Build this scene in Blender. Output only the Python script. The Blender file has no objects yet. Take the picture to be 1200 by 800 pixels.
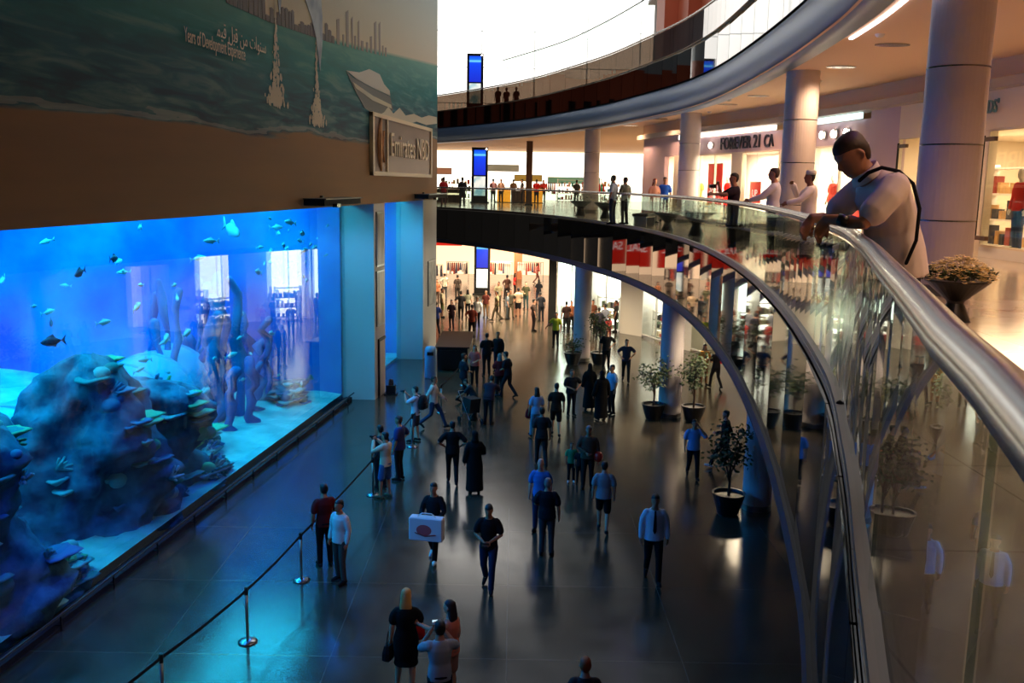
import bpy, bmesh, math, random
from mathutils import Vector, Matrix, Quaternion, noise
random.seed(7)
S = bpy.context.scene
COL = S.collection
PI = math.pi

# ------------------------------------------------------------------ camera, world, exposure
EYE = 8.0; FPX = 1107.0; ROLL = math.radians(1.0); PITCH = math.atan(185 / FPX)
FW = Vector((0, math.cos(PITCH), -math.sin(PITCH))); R0 = Vector((1, 0, 0)); U0 = R0.cross(FW)
RT = R0 * math.cos(ROLL) + U0 * math.sin(ROLL); UP = U0 * math.cos(ROLL) - R0 * math.sin(ROLL)
cam = bpy.data.cameras.new('camera'); cam.lens = FPX / 1200 * 36; cam.sensor_width = 36
cam.clip_start = .05; cam.clip_end = 500
co = bpy.data.objects.new('camera', cam); COL.objects.link(co)
m = Matrix((RT, UP, -FW)).transposed().to_4x4(); m.translation = (0, 0, EYE)
co.matrix_world = m; S.camera = co
S.view_settings.view_transform = 'Standard'; S.view_settings.look = 'None'
S.view_settings.gamma = 1; S.view_settings.use_curve_mapping = False
S.view_settings.exposure = 0.0
cy = S.cycles
cy.use_denoising = True
cy.max_bounces = 10; cy.transparent_max_bounces = 24; cy.diffuse_bounces = 4; cy.glossy_bounces = 5
cy.transmission_bounces = 6; cy.sample_clamp_indirect = 4; cy.sample_clamp_direct = 0
cy.caustics_reflective = False; cy.caustics_refractive = False
W = bpy.data.worlds.new('world'); S.world = W; W.use_nodes = True
bg = W.node_tree.nodes['Background']; bg.inputs[0].default_value = (.75, .66, .58, 1); bg.inputs[1].default_value = .045


def lin(c):
    return tuple(((x / 255) / 12.92 if x / 255 <= .04045 else ((x / 255 + .055) / 1.055) ** 2.4) for x in c)


def lamp(name, kind, loc, power, color=(1, 1, 1), rot=None, size=.3, sizey=None, angle=None, to=None):
    l = bpy.data.lights.new(name, kind); l.energy = power; l.color = color
    if kind == 'AREA':
        l.size = size
        if sizey: l.shape = 'RECTANGLE'; l.size_y = sizey
    else:
        l.shadow_soft_size = size
    if angle: l.spot_size = angle; l.spot_blend = .7
    o = bpy.data.objects.new(name, l); COL.objects.link(o); o.location = loc
    if to is not None:
        o.rotation_euler = (Vector(to) - Vector(loc)).to_track_quat('-Z', 'Y').to_euler()
    elif rot: o.rotation_euler = rot
    return o


# wall frame of the aquarium side: y along the wall, off = distance behind the poster face
SL = .118
def PL(y, off, z):
    return Vector((-5.04 + SL * (y - 34.25) - off, y, z))
WARM = (1, .62, .36)
# added blue fill spots near the poster edge, tinting floor and piers
for yy, pw in ((13, 300), (18, 340), (23, 340), (28, 300)):
    p = PL(yy, -.35, 7.05); lamp('blue_fill', 'SPOT', p, pw * 2.2, (0, .15, 1), size=.25, angle=math.radians(125), to=p + Vector((2.2, 0, -7)))
p = PL(31.0, .4, 7.0); lamp('blue_fill', 'SPOT', p, 260, (.1, .36, 1), size=.25, angle=math.radians(90), to=PL(34.2, .5, 3))
p = PL(39.5, .4, 7.0); lamp('blue_fill', 'SPOT', p, 220, (.1, .36, 1), size=.25, angle=math.radians(90), to=PL(42.5, .5, 3))
# tank lamps
for yy, pw in ((13, 380), (19, 440), (25, 500), (31, 600)):
    p = PL(yy, 3.4, 8.3); lamp('tank_lamp', 'AREA', p, pw * 1.0, (.03, .78, 1), size=5, sizey=3, to=p + Vector((-.6, 0, -5)))
    p = PL(yy, 9.5, 8.3); lamp('tank_lamp', 'AREA', p, pw * 1.3, (.0, .66, 1), size=5, sizey=4, to=p + Vector((-1, 0, -5)))
p = PL(39, 3.5, 8.3); lamp('tank_lamp', 'AREA', p, 900, (.02, .7, 1), size=5, sizey=3, to=p + Vector((0, 0, -5)))

# ------------------------------------------------------------------ materials
MATS = {}
def M(key, c, rough=.6, metal=0, emis=None, est=1, spec=.5, alpha=None):
    if key in MATS: return MATS[key]
    m = bpy.data.materials.new(key); m.use_nodes = True
    b = m.node_tree.nodes['Principled BSDF']
    b.inputs['Base Color'].default_value = (*lin(c), 1)
    b.inputs['Roughness'].default_value = rough; b.inputs['Metallic'].default_value = metal
    b.inputs['Specular IOR Level'].default_value = spec
    if emis:
        b.inputs['Emission Color'].default_value = (*lin(emis), 1); b.inputs['Emission Strength'].default_value = est
    MATS[key] = m
    return m


def nodes(key):
    m = bpy.data.materials.new(key); m.use_nodes = True; MATS[key] = m
    nt = m.node_tree; b = nt.nodes['Principled BSDF']
    return m, nt, b


def N(nt, t, **kw):
    n = nt.nodes.new(t)
    for k, v in kw.items():
        if k.startswith('_'): setattr(n, k[1:], v)
        else: n.inputs[k.replace('__', ' ')].default_value = v
    return n


def noisy(key, c1, c2, scale=3, rough=.6, bump=0, metal=0, stretch=(1, 1, 1), detail=5, spec=.5, lo=.35, hi=.65):
    if key in MATS: return MATS[key]
    m, nt, b = nodes(key)
    tc = N(nt, 'ShaderNodeTexCoord'); mp = N(nt, 'ShaderNodeMapping'); mp.inputs['Scale'].default_value = stretch
    nz = N(nt, 'ShaderNodeTexNoise', Scale=scale, Detail=detail)
    cr = N(nt, 'ShaderNodeValToRGB'); cr.color_ramp.elements[0].position = lo; cr.color_ramp.elements[1].position = hi
    cr.color_ramp.elements[0].color = (*lin(c1), 1); cr.color_ramp.elements[1].color = (*lin(c2), 1)
    L = nt.links
    L.new(tc.outputs['Object'], mp.inputs[0]); L.new(mp.outputs[0], nz.inputs['Vector']); L.new(nz.outputs['Fac'], cr.inputs[0])
    L.new(cr.outputs[0], b.inputs['Base Color'])
    b.inputs['Roughness'].default_value = rough; b.inputs['Metallic'].default_value = metal
    b.inputs['Specular IOR Level'].default_value = spec
    if bump:
        bp = N(nt, 'ShaderNodeBump', Strength=bump, Distance=.05); L.new(nz.outputs['Fac'], bp.inputs['Height']); L.new(bp.outputs[0], b.inputs['Normal'])
    return m


def glass_mat(key, tint=(235, 245, 240), ior=1.5, rough=0.0):
    if key in MATS: return MATS[key]
    m = bpy.data.materials.new(key); m.use_nodes = True; MATS[key] = m
    nt = m.node_tree; nt.nodes.clear()
    o = N(nt, 'ShaderNodeOutputMaterial'); t = N(nt, 'ShaderNodeBsdfTransparent', Color=(*lin(tint), 1))
    g = N(nt, 'ShaderNodeBsdfGlossy', Roughness=rough, Color=(1, 1, 1, 1)); f = N(nt, 'ShaderNodeFresnel', IOR=ior)
    mx = N(nt, 'ShaderNodeMixShader'); L = nt.links
    # a back face would read as total reflection: use the incidence on the flipped side too
    geo = N(nt, 'ShaderNodeNewGeometry'); mt = N(nt, 'ShaderNodeMapRange'); mt.inputs['To Min'].default_value = ior; mt.inputs['To Max'].default_value = 1 / ior
    L.new(geo.outputs['Backfacing'], mt.inputs['Value'])
    L.new(mt.outputs[0], f.inputs['IOR'])
    L.new(f.outputs[0], mx.inputs[0]); L.new(t.outputs[0], mx.inputs[1]); L.new(g.outputs[0], mx.inputs[2]); L.new(mx.outputs[0], o.inputs[0])
    return m


def floor_mat(key, c1, c2, rough, tile, line, spec=.5):
    m, nt, b = nodes(key); L = nt.links
    tc = N(nt, 'ShaderNodeTexCoord'); nz = N(nt, 'ShaderNodeTexNoise', Scale=1.3, Detail=6)
    cr = N(nt, 'ShaderNodeValToRGB'); cr.color_ramp.elements[0].position = .35; cr.color_ramp.elements[1].position = .7
    cr.color_ramp.elements[0].color = (*lin(c1), 1); cr.color_ramp.elements[1].color = (*lin(c2), 1)
    br = N(nt, 'ShaderNodeTexBrick', Scale=1.0); br.offset = 0; br.inputs['Mortar Size'].default_value = .006
    br.inputs['Brick Width'].default_value = tile; br.inputs['Row Height'].default_value = tile
    mx = N(nt, 'ShaderNodeMixRGB'); mx.inputs[2].default_value = (*lin(line), 1)
    L.new(tc.outputs['Object'], nz.inputs['Vector']); L.new(tc.outputs['Object'], br.inputs['Vector'])
    L.new(nz.outputs['Fac'], cr.inputs[0]); L.new(cr.outputs[0], mx.inputs[1]); L.new(br.outputs['Fac'], mx.inputs[0])
    L.new(mx.outputs[0], b.inputs['Base Color'])
    mr = N(nt, 'ShaderNodeMapRange'); mr.inputs['To Min'].default_value = rough * .75; mr.inputs['To Max'].default_value = rough * 1.3
    L.new(nz.outputs['Fac'], mr.inputs['Value']); L.new(mr.outputs[0], b.inputs['Roughness'])
    b.inputs['Specular IOR Level'].default_value = spec
    return m


m_floor = floor_mat('polished_dark_stone', (52, 47, 39), (70, 62, 50), .17, 3.0, (90, 86, 80), 1.0)
m_gfloor = floor_mat('polished_cream_marble', (176, 158, 140), (200, 184, 168), .12, 1.2, (140, 120, 105), .6)
m_ceil = M('warm_white_plaster', (228, 198, 164), .8)
m_white = M('white_paint', (225, 220, 215), .6)
m_cream = M('cream_paint', (226, 212, 190), .6)
m_mauve = M('mauve_panel', (190, 165, 175), .55)
m_col = noisy('column_cladding', (196, 184, 186), (206, 196, 196), 1.5, .45)
m_black = M('black_satin', (14, 14, 16), .35)
m_matt = M('black_matt', (12, 12, 13), .8)
m_steel = M('brushed_steel', (164, 164, 162), .25, 1)
m_steel2 = M('dull_steel', (150, 148, 145), .35, 1)
m_fascia = M('black_glass_cladding', (8, 8, 9), .03, 0, spec=1.0)
m_band = M('blue_grey_painted_metal', (88, 122, 160), .45, .2)
m_glass = glass_mat('balustrade_glass', (226, 238, 232), 1.62)
m_shopglass = glass_mat('shop_glass', (240, 245, 242), 1.45)
m_aqglass = glass_mat('aquarium_acrylic', (225, 240, 250), 1.45)
m_wood = noisy('dark_wood', (60, 38, 26), (84, 54, 36), 4, .5, stretch=(1, 1, .1))
m_lbox = M('shop_wall_glow', (240, 238, 230), .6, emis=(255, 246, 226), est=2.6)  # shop lighting is put into these walls as emission, here and below
m_glow_w = M('warm_shop_glow', (240, 225, 200), .6, emis=(255, 226, 178), est=1.7)
m_glow_g = M('cool_shop_glow', (235, 242, 235), .6, emis=(240, 255, 240), est=5.0)
m_glow_f = M('bright_shop_glow', (240, 238, 230), .6, emis=(255, 248, 230), est=5.0)
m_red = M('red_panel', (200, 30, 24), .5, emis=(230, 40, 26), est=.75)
m_redc = M('red_cloth', (170, 26, 30), .8)
m_lampw = M('lamp_glow', (255, 255, 255), .5, emis=(255, 240, 215), est=14)
m_cove = M('cove_glow', (255, 255, 255), .5, emis=(255, 240, 224), est=2.4)
m_covec = M('cool_cove_glow', (255, 255, 255), .5, emis=(205, 245, 240), est=1.5)


# ------------------------------------------------------------------ mesh helpers
class MB:
    def __init__(s): s.v = []; s.f = []; s.m = []; s.mi = 0
    def add(s, vs, fs):
        n = len(s.v); s.v += [tuple(v) for v in vs]
        for f in fs: s.f.append(tuple(i + n for i in f)); s.m.append(s.mi)
        return s
    def box(s, c, d, rz=0, fr=None):
        hx, hy, hz = d[0] / 2, d[1] / 2, d[2] / 2; c = Vector(c); r = fr or Matrix.Rotation(rz, 3, 'Z')
        vs = [c + r @ Vector((x * hx, y * hy, z * hz)) for z in (-1, 1) for x, y in ((-1, -1), (1, -1), (1, 1), (-1, 1))]
        return s.add(vs, [(3, 2, 1, 0), (4, 5, 6, 7), (0, 1, 5, 4), (1, 2, 6, 5), (2, 3, 7, 6), (3, 0, 4, 7)])
    def rings(s, rings, cap=True):
        n = len(rings[0]); vs = [p for r in rings for p in r]; fs = []
        for i in range(len(rings) - 1):
            for j in range(n):
                k = (j + 1) % n; fs.append((i * n + j, i * n + k, (i + 1) * n + k, (i + 1) * n + j))
        if cap:
            fs.append(tuple(range(n - 1, -1, -1))); fs.append(tuple((len(rings) - 1) * n + j for j in range(n)))
        return s.add(vs, fs)
    def tube(s, pts, rad, n=8, round_=True, sq=1.0):
        P = [Vector(p) for p in pts]
        if isinstance(rad, (int, float)): rad = [rad] * len(P)
        R = list(rad)
        if round_:
            a = (P[0] - P[1]).normalized(); b = (P[-1] - P[-2]).normalized()
            P = [P[0] + a * R[0] * .9, P[0] + a * R[0] * .55] + P + [P[-1] + b * R[-1] * .55, P[-1] + b * R[-1] * .9]
            R = [R[0] * .35, R[0] * .8] + R + [R[-1] * .8, R[-1] * .35]
        rs = []; prev = None
        for i, p in enumerate(P):
            t = (P[min(i + 1, len(P) - 1)] - P[max(i - 1, 0)]).normalized()
            if prev is None:
                x = t.orthogonal().normalized()
            else:
                x = (prev - t * prev.dot(t)).normalized()
            prev = x; y = t.cross(x)
            rs.append([p + x * (R[i] * math.cos(2 * PI * j / n)) + y * (R[i] * sq * math.sin(2 * PI * j / n)) for j in range(n)])
        return s.rings(rs)
    def lathe(s, prof, c=(0, 0, 0), n=20):
        c = Vector(c)
        return s.rings([[c + Vector((r * math.cos(2 * PI * j / n), r * math.sin(2 * PI * j / n), z)) for j in range(n)] for r, z in prof])
    def ball(s, c, r, n=10, k=6, sc=(1, 1, 1)):
        c = Vector(c); rs = []
        for i in range(k + 1):
            a = -PI / 2 + PI * (i + .001 + (.0 if i < k else -.002)) / k
            rs.append([c + Vector((r * sc[0] * math.cos(a) * math.cos(2 * PI * j / n), r * sc[1] * math.cos(a) * math.sin(2 * PI * j / n), r * sc[2] * math.sin(a))) for j in range(n)])
        return s.rings(rs)
    def quad(s, a, b, c, d): return s.add([a, b, c, d], [(0, 1, 2, 3)])
    def build(s, name, mats, parent=None, smooth=False, loc=None):
        me = bpy.data.meshes.new(name); me.from_pydata(s.v, [], s.f)
        for mm in (mats if isinstance(mats, (list, tuple)) else [mats]): me.materials.append(mm)
        for p, i in zip(me.polygons, s.m): p.material_index = i
        if smooth: me.polygons.foreach_set('use_smooth', [True] * len(me.polygons))
        me.validate(); me.update()
        o = bpy.data.objects.new(name, me); COL.objects.link(o)
        if loc is not None: o.location = loc
        if parent is not None: o.parent = parent
        return o


def tag(o, label=None, cat=None, group=None, kind=None):
    if label: o['label'] = label
    if cat: o['category'] = cat
    if group: o['group'] = group
    if kind: o['kind'] = kind
    return o
def struct(o): o['kind'] = 'structure'; return o
def empty(name, loc=(0, 0, 0), rz=0):
    o = bpy.data.objects.new(name, None); COL.objects.link(o); o.location = loc; o.rotation_euler = (0, 0, rz); o.empty_display_size = .2
    return o
def dup(root, loc=None, rz=None, label=None, group=None, sc=None):
    r = root.copy(); COL.objects.link(r)
    if loc is not None: r.location = loc
    if rz is not None: r.rotation_euler = (0, 0, rz)
    if sc is not None: r.scale = sc
    if label: r['label'] = label
    if group: r['group'] = group
    for ch in list(root.children):
        c = ch.copy(); COL.objects.link(c); c.parent = r
        for g in ch.children:
            d = g.copy(); COL.objects.link(d); d.parent = c
    return r
def text(name, s, size, mat, loc, xd, parent=None, ext=.01, align='LEFT', sx=1):
    c = bpy.data.curves.new(name, 'FONT'); c.body = s; c.size = size; c.extrude = ext; c.align_x = align; c.resolution_u = 3
    o = bpy.data.objects.new(name, c); COL.objects.link(o)
    x = Vector(xd).normalized(); y = Vector((0, 0, 1)); z = x.cross(y)
    mw = Matrix((x * sx, y, z)).transposed().to_4x4(); mw.translation = loc; o.matrix_world = mw
    dg = bpy.context.evaluated_depsgraph_get(); dg.update()
    me = bpy.data.meshes.new_from_object(o.evaluated_get(dg)); me.materials.clear(); me.materials.append(mat)
    me.transform(mw); bpy.data.objects.remove(o)
    n = bpy.data.objects.new(name, me); COL.objects.link(n)
    if parent is not None: n.parent = parent; n.matrix_parent_inverse = parent.matrix_basis.inverted()
    return n


def crom(P, step):
    P = [Vector(p) for p in P]; out = []
    for i in range(len(P) - 1):
        a = P[max(i - 1, 0)]; b = P[i]; c = P[i + 1]; d = P[min(i + 2, len(P) - 1)]
        k = 14
        for j in range(k):
            t = j / k
            out.append(.5 * ((2 * b) + (c - a) * t + (2 * a - 5 * b + 4 * c - d) * t * t + (-a + 3 * b - 3 * c + d) * t ** 3))
    out.append(P[-1]); res = [out[0]]; acc = 0
    for a, b in zip(out, out[1:]):
        L = (b - a).length; 
        while acc + L >= step:
            t = (step - acc) / L; a = a.lerp(b, t); res.append(a); L = (b - a).length; acc = 0
        acc += L
    if (res[-1] - out[-1]).length > .05: res.append(out[-1])
    return res
def offs(P, d):
    out = []
    for i, p in enumerate(P):
        t = (P[min(i + 1, len(P) - 1)] - P[max(i - 1, 0)]).normalized(); out.append(p + Vector((t.y, -t.x)) * d)
    return out
def sweep(mb, P, prof):     # prof: closed outline of (offset, z)
    rs = [[(q.x, q.y, z) for q, z in zip(row, [z for _, z in prof])] for row in zip(*[offs(P, d) for d, _ in prof])]
    return mb.rings(rs)
def ngon(name, pts, z, mat, down=False):
    bm = bmesh.new(); vs = [bm.verts.new((p[0], p[1], z)) for p in pts]
    es = [bm.edges.new((vs[i], vs[(i + 1) % len(vs)])) for i in range(len(vs))]
    r = bmesh.ops.triangle_fill(bm, use_beauty=True, use_dissolve=False, edges=es)
    bmesh.ops.recalc_face_normals(bm, faces=bm.faces)
    for f in bm.faces:
        if (f.normal.z < 0) != down: f.normal_flip()
    me = bpy.data.meshes.new(name); bm.to_mesh(me); bm.free(); me.materials.append(mat)
    o = bpy.data.objects.new(name, me); COL.objects.link(o); return struct(o)


# ------------------------------------------------------------------ the shell
ZG = 6.58; ZU = 12.98; ZS = 4.65; ZC = 10.8
E1 = crom([(-2.2, -9), (-.6, -4), (.1, -1), (.31, .3), (.60, 1.1), (.79, 1.75), (1.03, 2.5), (1.28, 3.3), (1.81, 5.0), (2.48, 7.5), (3.38, 12.2), (4.1, 17.5), (4.5, 23), (4.5, 28), (4.05, 33), (3.2, 37.3), (1.9, 42.3), (.2, 46.8), (-1.8, 50.5), (-4.2, 53.8), (-8, 57.5), (-13, 61)], .45)
E2 = crom([(-.6, -9), (1.0, -4), (2.3, 2), (3.9, 9), (5.1, 14.8), (5.6, 18.5), (6.0, 23), (6.3, 29), (6.3, 33), (5.95, 37), (5.2, 41.2), (4.2, 46.2), (2.8, 51), (.6, 57.5), (-2.6, 64), (-7, 71), (-13, 78)], .6)
BACK = [(-24, 95), (30, 95), (30, -9)]
def ring(E, ex): return [(p.x, p.y) for p in E] + ex
ngon('floor', [(-26, -10), (30, -10), (30, 95), (-26, 95)], 0, m_floor)
ngon('floor', ring(E1, [(-24, 70)] + BACK), ZG, m_gfloor)
ngon('ceiling', ring(E1, [(-24, 70)] + BACK), ZS, m_ceil, True)
ngon('floor', ring(E2, [(-24, 84)] + BACK), ZU, m_gfloor)
ngon('ceiling', ring(E2, [(-24, 84)] + BACK), ZC, m_ceil, True)

# fascia of our gallery: flat black glass panels, grey strip below, steel channel above
PF = E1[::4]
if (PF[-1] - E1[-1]).length > .1: PF.append(E1[-1])
mb = MB()
pp = offs(PF, -.02)
for a, b in zip(pp, pp[1:]):
    t = (b - a).normalized() * .012; n = Vector((t.y, -t.x)).normalized() * .04
    a2, b2 = a + t, b - t
    mb.add([(a2.x, a2.y, 4.85), (b2.x, b2.y, 4.85), (b2.x, b2.y, 6.5), (a2.x, a2.y, 6.5), ((a2 + n).x, (a2 + n).y, 4.85), ((b2 + n).x, (b2 + n).y, 4.85), ((b2 + n).x, (b2 + n).y, 6.5), ((a2 + n).x, (a2 + n).y, 6.5)],
           [(3, 2, 1, 0), (4, 5, 6, 7), (0, 1, 5, 4), (2, 3, 7, 6), (1, 2, 6, 5), (3, 0, 4, 7)])
struct(mb.build('trim_1', m_fascia))
mb = MB(); sweep(mb, E1, [(-.06, 4.62), (-.08, 4.72), (-.06, 4.85), (.06, 4.85), (.06, 4.62)])
struct(mb.build('trim_2', M('dark_blue_metal', (40, 46, 62), .6), smooth=False))
# upper slab edge: blue-grey bulging band then black glass
mb = MB(); sweep(mb, E2, [(.5, 10.77), (.06, 10.80), (-.03, 10.95), (-.06, 11.2), (-.02, 11.5), (.1, 11.75), (.3, 11.9), (.5, 11.9)])
struct(mb.build('trim_3', m_band, smooth=True))
PF = E2[::3]
if (PF[-1] - E2[-1]).length > .1: PF.append(E2[-1])
mb = MB(); pp = offs(PF, .12)
for a, b in zip(pp, pp[1:]):
    t = (b - a).normalized() * .015; n = Vector((t.y, -t.x)).normalized() * .04
    a2, b2 = a + t, b - t
    mb.add([(a2.x, a2.y, 11.85), (b2.x, b2.y, 11.85), (b2.x, b2.y, 12.94), (a2.x, a2.y, 12.94), ((a2 + n).x, (a2 + n).y, 11.85), ((b2 + n).x, (b2 + n).y, 11.85), ((b2 + n).x, (b2 + n).y, 12.94), ((a2 + n).x, (a2 + n).y, 12.94)],
           [(3, 2, 1, 0), (4, 5, 6, 7), (0, 1, 5, 4), (2, 3, 7, 6), (1, 2, 6, 5), (3, 0, 4, 7)])
struct(mb.build('trim_4', m_fascia))


def balustrade(E, z, label, inset, per, gm=None):
    root = tag(empty('glass_balustrade', (E[0].x, E[0].y, z)), label, 'balustrade')
    inv = Matrix.Translation((-E[0].x, -E[0].y, -z))
    Q = offs(E, inset)
    def put(o): o.data.transform(inv); o.parent = root; return o
    mb = MB(); mb.tube([(p.x, p.y, z + 1.13) for p in Q], .044, 16); put(mb.build('handrail', m_steel, smooth=True))
    mb = MB(); sweep(mb, E, [(inset - .035, z - .06), (inset - .035, z + .05), (inset + .03, z + .05), (inset + .03, z - .06)]); put(mb.build('base_channel', M('bronze_channel', (96, 84, 78), .4, .7)))
    for i in range(0, len(Q) - 1, per):
        seg = Q[i:i + per + 1]
        if len(seg) < 2: continue
        d0 = (seg[1] - seg[0]).normalized() * .008; d1 = (seg[-1] - seg[-2]).normalized() * .008
        seg = [seg[0] + d0] + seg[1:-1] + [seg[-1] - d1]
        mb = MB(); sweep(mb, seg, [(-.008, z + .04), (.008, z + .04), (.008, z + 1.07), (-.008, z + 1.07)])
        put(mb.build('glass_panel', gm or m_glass))
    return root
balustrade(E1, ZG, 'curved glass balustrade with steel handrail around the middle gallery', .04, 4)
balustrade(E2, ZU, 'curved glass balustrade of the topmost gallery above the blue grey band', .2, 4, glass_mat('reflection_tint_glass', (150, 138, 126), 1.6))  # brown tint stands in for the orange-brown reflection in this glass

# ---- left wall, poster, piers
mb = MB()
def slab(mb, y0, y1, o0, o1, z0, z1):
    a = [PL(y0, o0, z0), PL(y1, o0, z0), PL(y1, o1, z0), PL(y0, o1, z0)]; b = [Vector((p.x, p.y, z1)) for p in a]
    return mb.add(a + b, [(0, 1, 2, 3), (7, 6, 5, 4), (1, 0, 4, 5), (2, 1, 5, 6), (3, 2, 6, 7), (0, 3, 7, 4)])
slab(mb, -2, 45.5, .02, .9, 7.2, 19)
struct(mb.build('wall_left', m_matt))
for (y0, y1) in ((34.2, 35.75), (42.5, 45.5)):
    mb = MB(); slab(mb, y0, y1, .0, 1.2, 0, 7.2)
    struct(mb.build('wall_left', M('pier_paint', (208, 200, 190), .55)))
# display boards on pier sides
def board(y0, y1, z0, z1, mat, label, frame=m_steel2, extra=None):
    r = tag(empty('display_board', PL(y0, 0, z0)), label, 'display board'); o = PL(y0, 0, z0)
    mb = MB(); slab(mb, y0, y1, -.05, .0, z0, z1); f = mb.build('frame', frame, r); f.data.transform(Matrix.Translation(-o))
    mb = MB(); slab(mb, y0 + .07, y1 - .07, -.06, -.045, z0 + .07, z1 - .07); f = mb.build('panel', mat, r); f.data.transform(Matrix.Translation(-o))
board(34.45, 35.45, 4.9, 6.9, noisy('board_beige', (150, 135, 120), (196, 186, 172), 3, .4, stretch=(1, 1, .3)), 'upper beige board on the near pier beside the big tank')
board(34.45, 35.45, 2.7, 4.75, noisy('board_tan', (130, 116, 100), (190, 176, 160), 3, .4, stretch=(1, 1, .3)), 'lower beige board on the near pier beside the big tank')
board(43.5, 45.1, 2.3, 4.4, noisy('board_grey', (110, 112, 105), (170, 176, 165), 2, .4), 'grey information board on the far pier')
mb = MB(); slab(mb, 34.75, 35.55, -.04, 0, 0, 2.1); d = tag(mb.build('service_door', m_cream), 'narrow beige service door with dark surround on the near pier', 'door')
mb = MB(); slab(mb, 34.65, 34.75, -.06, 0, 0, 2.2); slab(mb, 34.65, 35.6, -.06, 0, 2.1, 2.2); mb.build('frame', m_black, d)

# ---- poster
YP0, YP1, ZP0, ZP1 = -1.9, 45.5, 7.2, 18.6
beach = [(-2, 8.8), (13.96, 8.96), (17.5, 9.08), (20, 9.08), (23.5, 9.07), (33.4, 9.3), (38, 9.6), (45.5, 9.95)]
hori = [(-2, 12.2), (21.8, 11.9), (24.2, 11.9), (28.9, 12.1), (33.5, 12.4), (45.5, 13.3)]
def ip(T, y):
    for (a, b), (c, d) in zip(T, T[1:]):
        if y <= c: return b + (d - b) * (y - a) / (c - a)
    return T[-1][1]
mb = MB(); NY, NZ = 60, 30
for j in range(NZ + 1):
    for i in range(NY + 1):
        mb.v.append(tuple(PL(YP0 + (YP1 - YP0) * i / NY, -.02, ZP0 + (ZP1 - ZP0) * j / NZ)))
for j in range(NZ):
    for i in range(NY):
        a = j * (NY + 1) + i; mb.f.append((a, a + 1, a + NY + 2, a + NY + 1)); mb.m.append(0)
m, nt, b = nodes('printed_sea_poster'); L = nt.links
ab = N(nt, 'ShaderNodeAttribute', _attribute_name='above_beach'); ah = N(nt, 'ShaderNodeAttribute', _attribute_name='below_horizon')
tc = N(nt, 'ShaderNodeTexCoord')
def ramp(src, stops):
    r = N(nt, 'ShaderNodeValToRGB'); e = r.color_ramp.elements
    while len(e) < len(stops): e.new(.5)
    for k, (p, c) in zip(e, stops): k.position = p; k.color = (*lin(c), 1)
    L.new(src, r.inputs[0]); return r.outputs[0]
def math_(op, a, bb=None, clamp=False):
    n = N(nt, 'ShaderNodeMath', _operation=op); n.use_clamp = clamp
    for i, x in enumerate((a, bb)):
        if x is None: continue
        if isinstance(x, (int, float)): n.inputs[i].default_value = x
        else: L.new(x, n.inputs[i])
    return n.outputs[0]
def mix(f, a, bb):
    n = N(nt, 'ShaderNodeMixRGB')
    for i, x in enumerate((f, a, bb)):
        if isinstance(x, tuple): n.inputs[i].default_value = (*lin(x), 1)
        elif isinstance(x, (int, float)): n.inputs[i].default_value = x
        else: L.new(x, n.inputs[i])
    return n.outputs[0]
mpw = N(nt, 'ShaderNodeMapping'); mpw.inputs['Scale'].default_value = (.3, .3, 2.6); mpw.inputs['Rotation'].default_value = (math.radians(2), 0, 0)
L.new(tc.outputs['Object'], mpw.inputs[0])
nz = N(nt, 'ShaderNodeTexNoise', Scale=1.6, Detail=7, Roughness=.55, Distortion=.6); L.new(mpw.outputs[0], nz.inputs['Vector'])
nz2 = N(nt, 'ShaderNodeTexNoise', Scale=.9, Detail=4); L.new(mpw.outputs[0], nz2.inputs['Vector'])
seah = math_('MULTIPLY', ab.outputs['Fac'], 1 / 3.3)
base = ramp(seah, [(0, (74, 92, 92)), (.14, (14, 76, 100)), (.35, (6, 98, 118)), (.6, (16, 138, 136)), (1, (100, 170, 152))])
wav = ramp(nz.outputs['Fac'], [(.38, (6, 40, 62)), (.52, (26, 100, 112)), (.68, (130, 170, 160))])
amp = math_('MULTIPLY', math_('SUBTRACT', 1.15, seah, True), .62)
sea = mix(amp, base, wav)
sand = mix(nz2.outputs['Fac'], (160, 116, 72), (132, 102, 70))
edge = math_('ADD', ab.outputs['Fac'], math_('MULTIPLY', math_('SUBTRACT', nz2.outputs['Fac'], .5), .7))
isea = math_('MULTIPLY', math_('ADD', edge, .02), 12, True)
foam = math_('MULTIPLY', math_('LESS_THAN', math_('ABSOLUTE', math_('SUBTRACT', edge, .12)), .05), .35)
c = mix(isea, sand, sea); c = mix(foam, c, (196, 190, 176))
sky = ramp(math_('MULTIPLY', ah.outputs['Fac'], -1 / 5.5), [(0, (226, 214, 180)), (.35, (200, 208, 190)), (1, (120, 176, 200))])
c = mix(math_('MULTIPLY', math_('SUBTRACT', 0, ah.outputs['Fac']), 8, True), c, sky)
L.new(c, b.inputs['Base Color']); b.inputs['Roughness'].default_value = .6; b.inputs['Specular IOR Level'].default_value = .15
poster = tag(mb.build('advertising_poster', m), 'huge printed seaside poster with dolphins and speedboat covering the wall above the aquarium', 'poster')
for nm, T, sg in (('above_beach', beach, 1), ('below_horizon', hori, -1)):
    at = poster.data.attributes.new(nm, 'FLOAT', 'POINT')
    for i, v in enumerate(poster.data.vertices): at.data[i].value = sg * (v.co.z - ip(T, v.co.y))
XD = (SL, 1, 0)
def decal(name, outline, mat, off=-.035, parent=None, th=.01):
    a = [PL(y, off, z) for y, z in outline]; bk = [PL(y, off + th, z) for y, z in outline]; n = len(a)
    mb = MB(); mb.add(a + bk, [tuple(range(n)), tuple(range(2 * n - 1, n - 1, -1))] + [(i, n + i, n + (i + 1) % n, (i + 1) % n) for i in range(n)])
    return mb.build(name, mat, parent or poster)
m_print = M('cream_print', (250, 232, 210), .5)
m_spray = M('spray_print', (206, 196, 168), .5)
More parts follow.
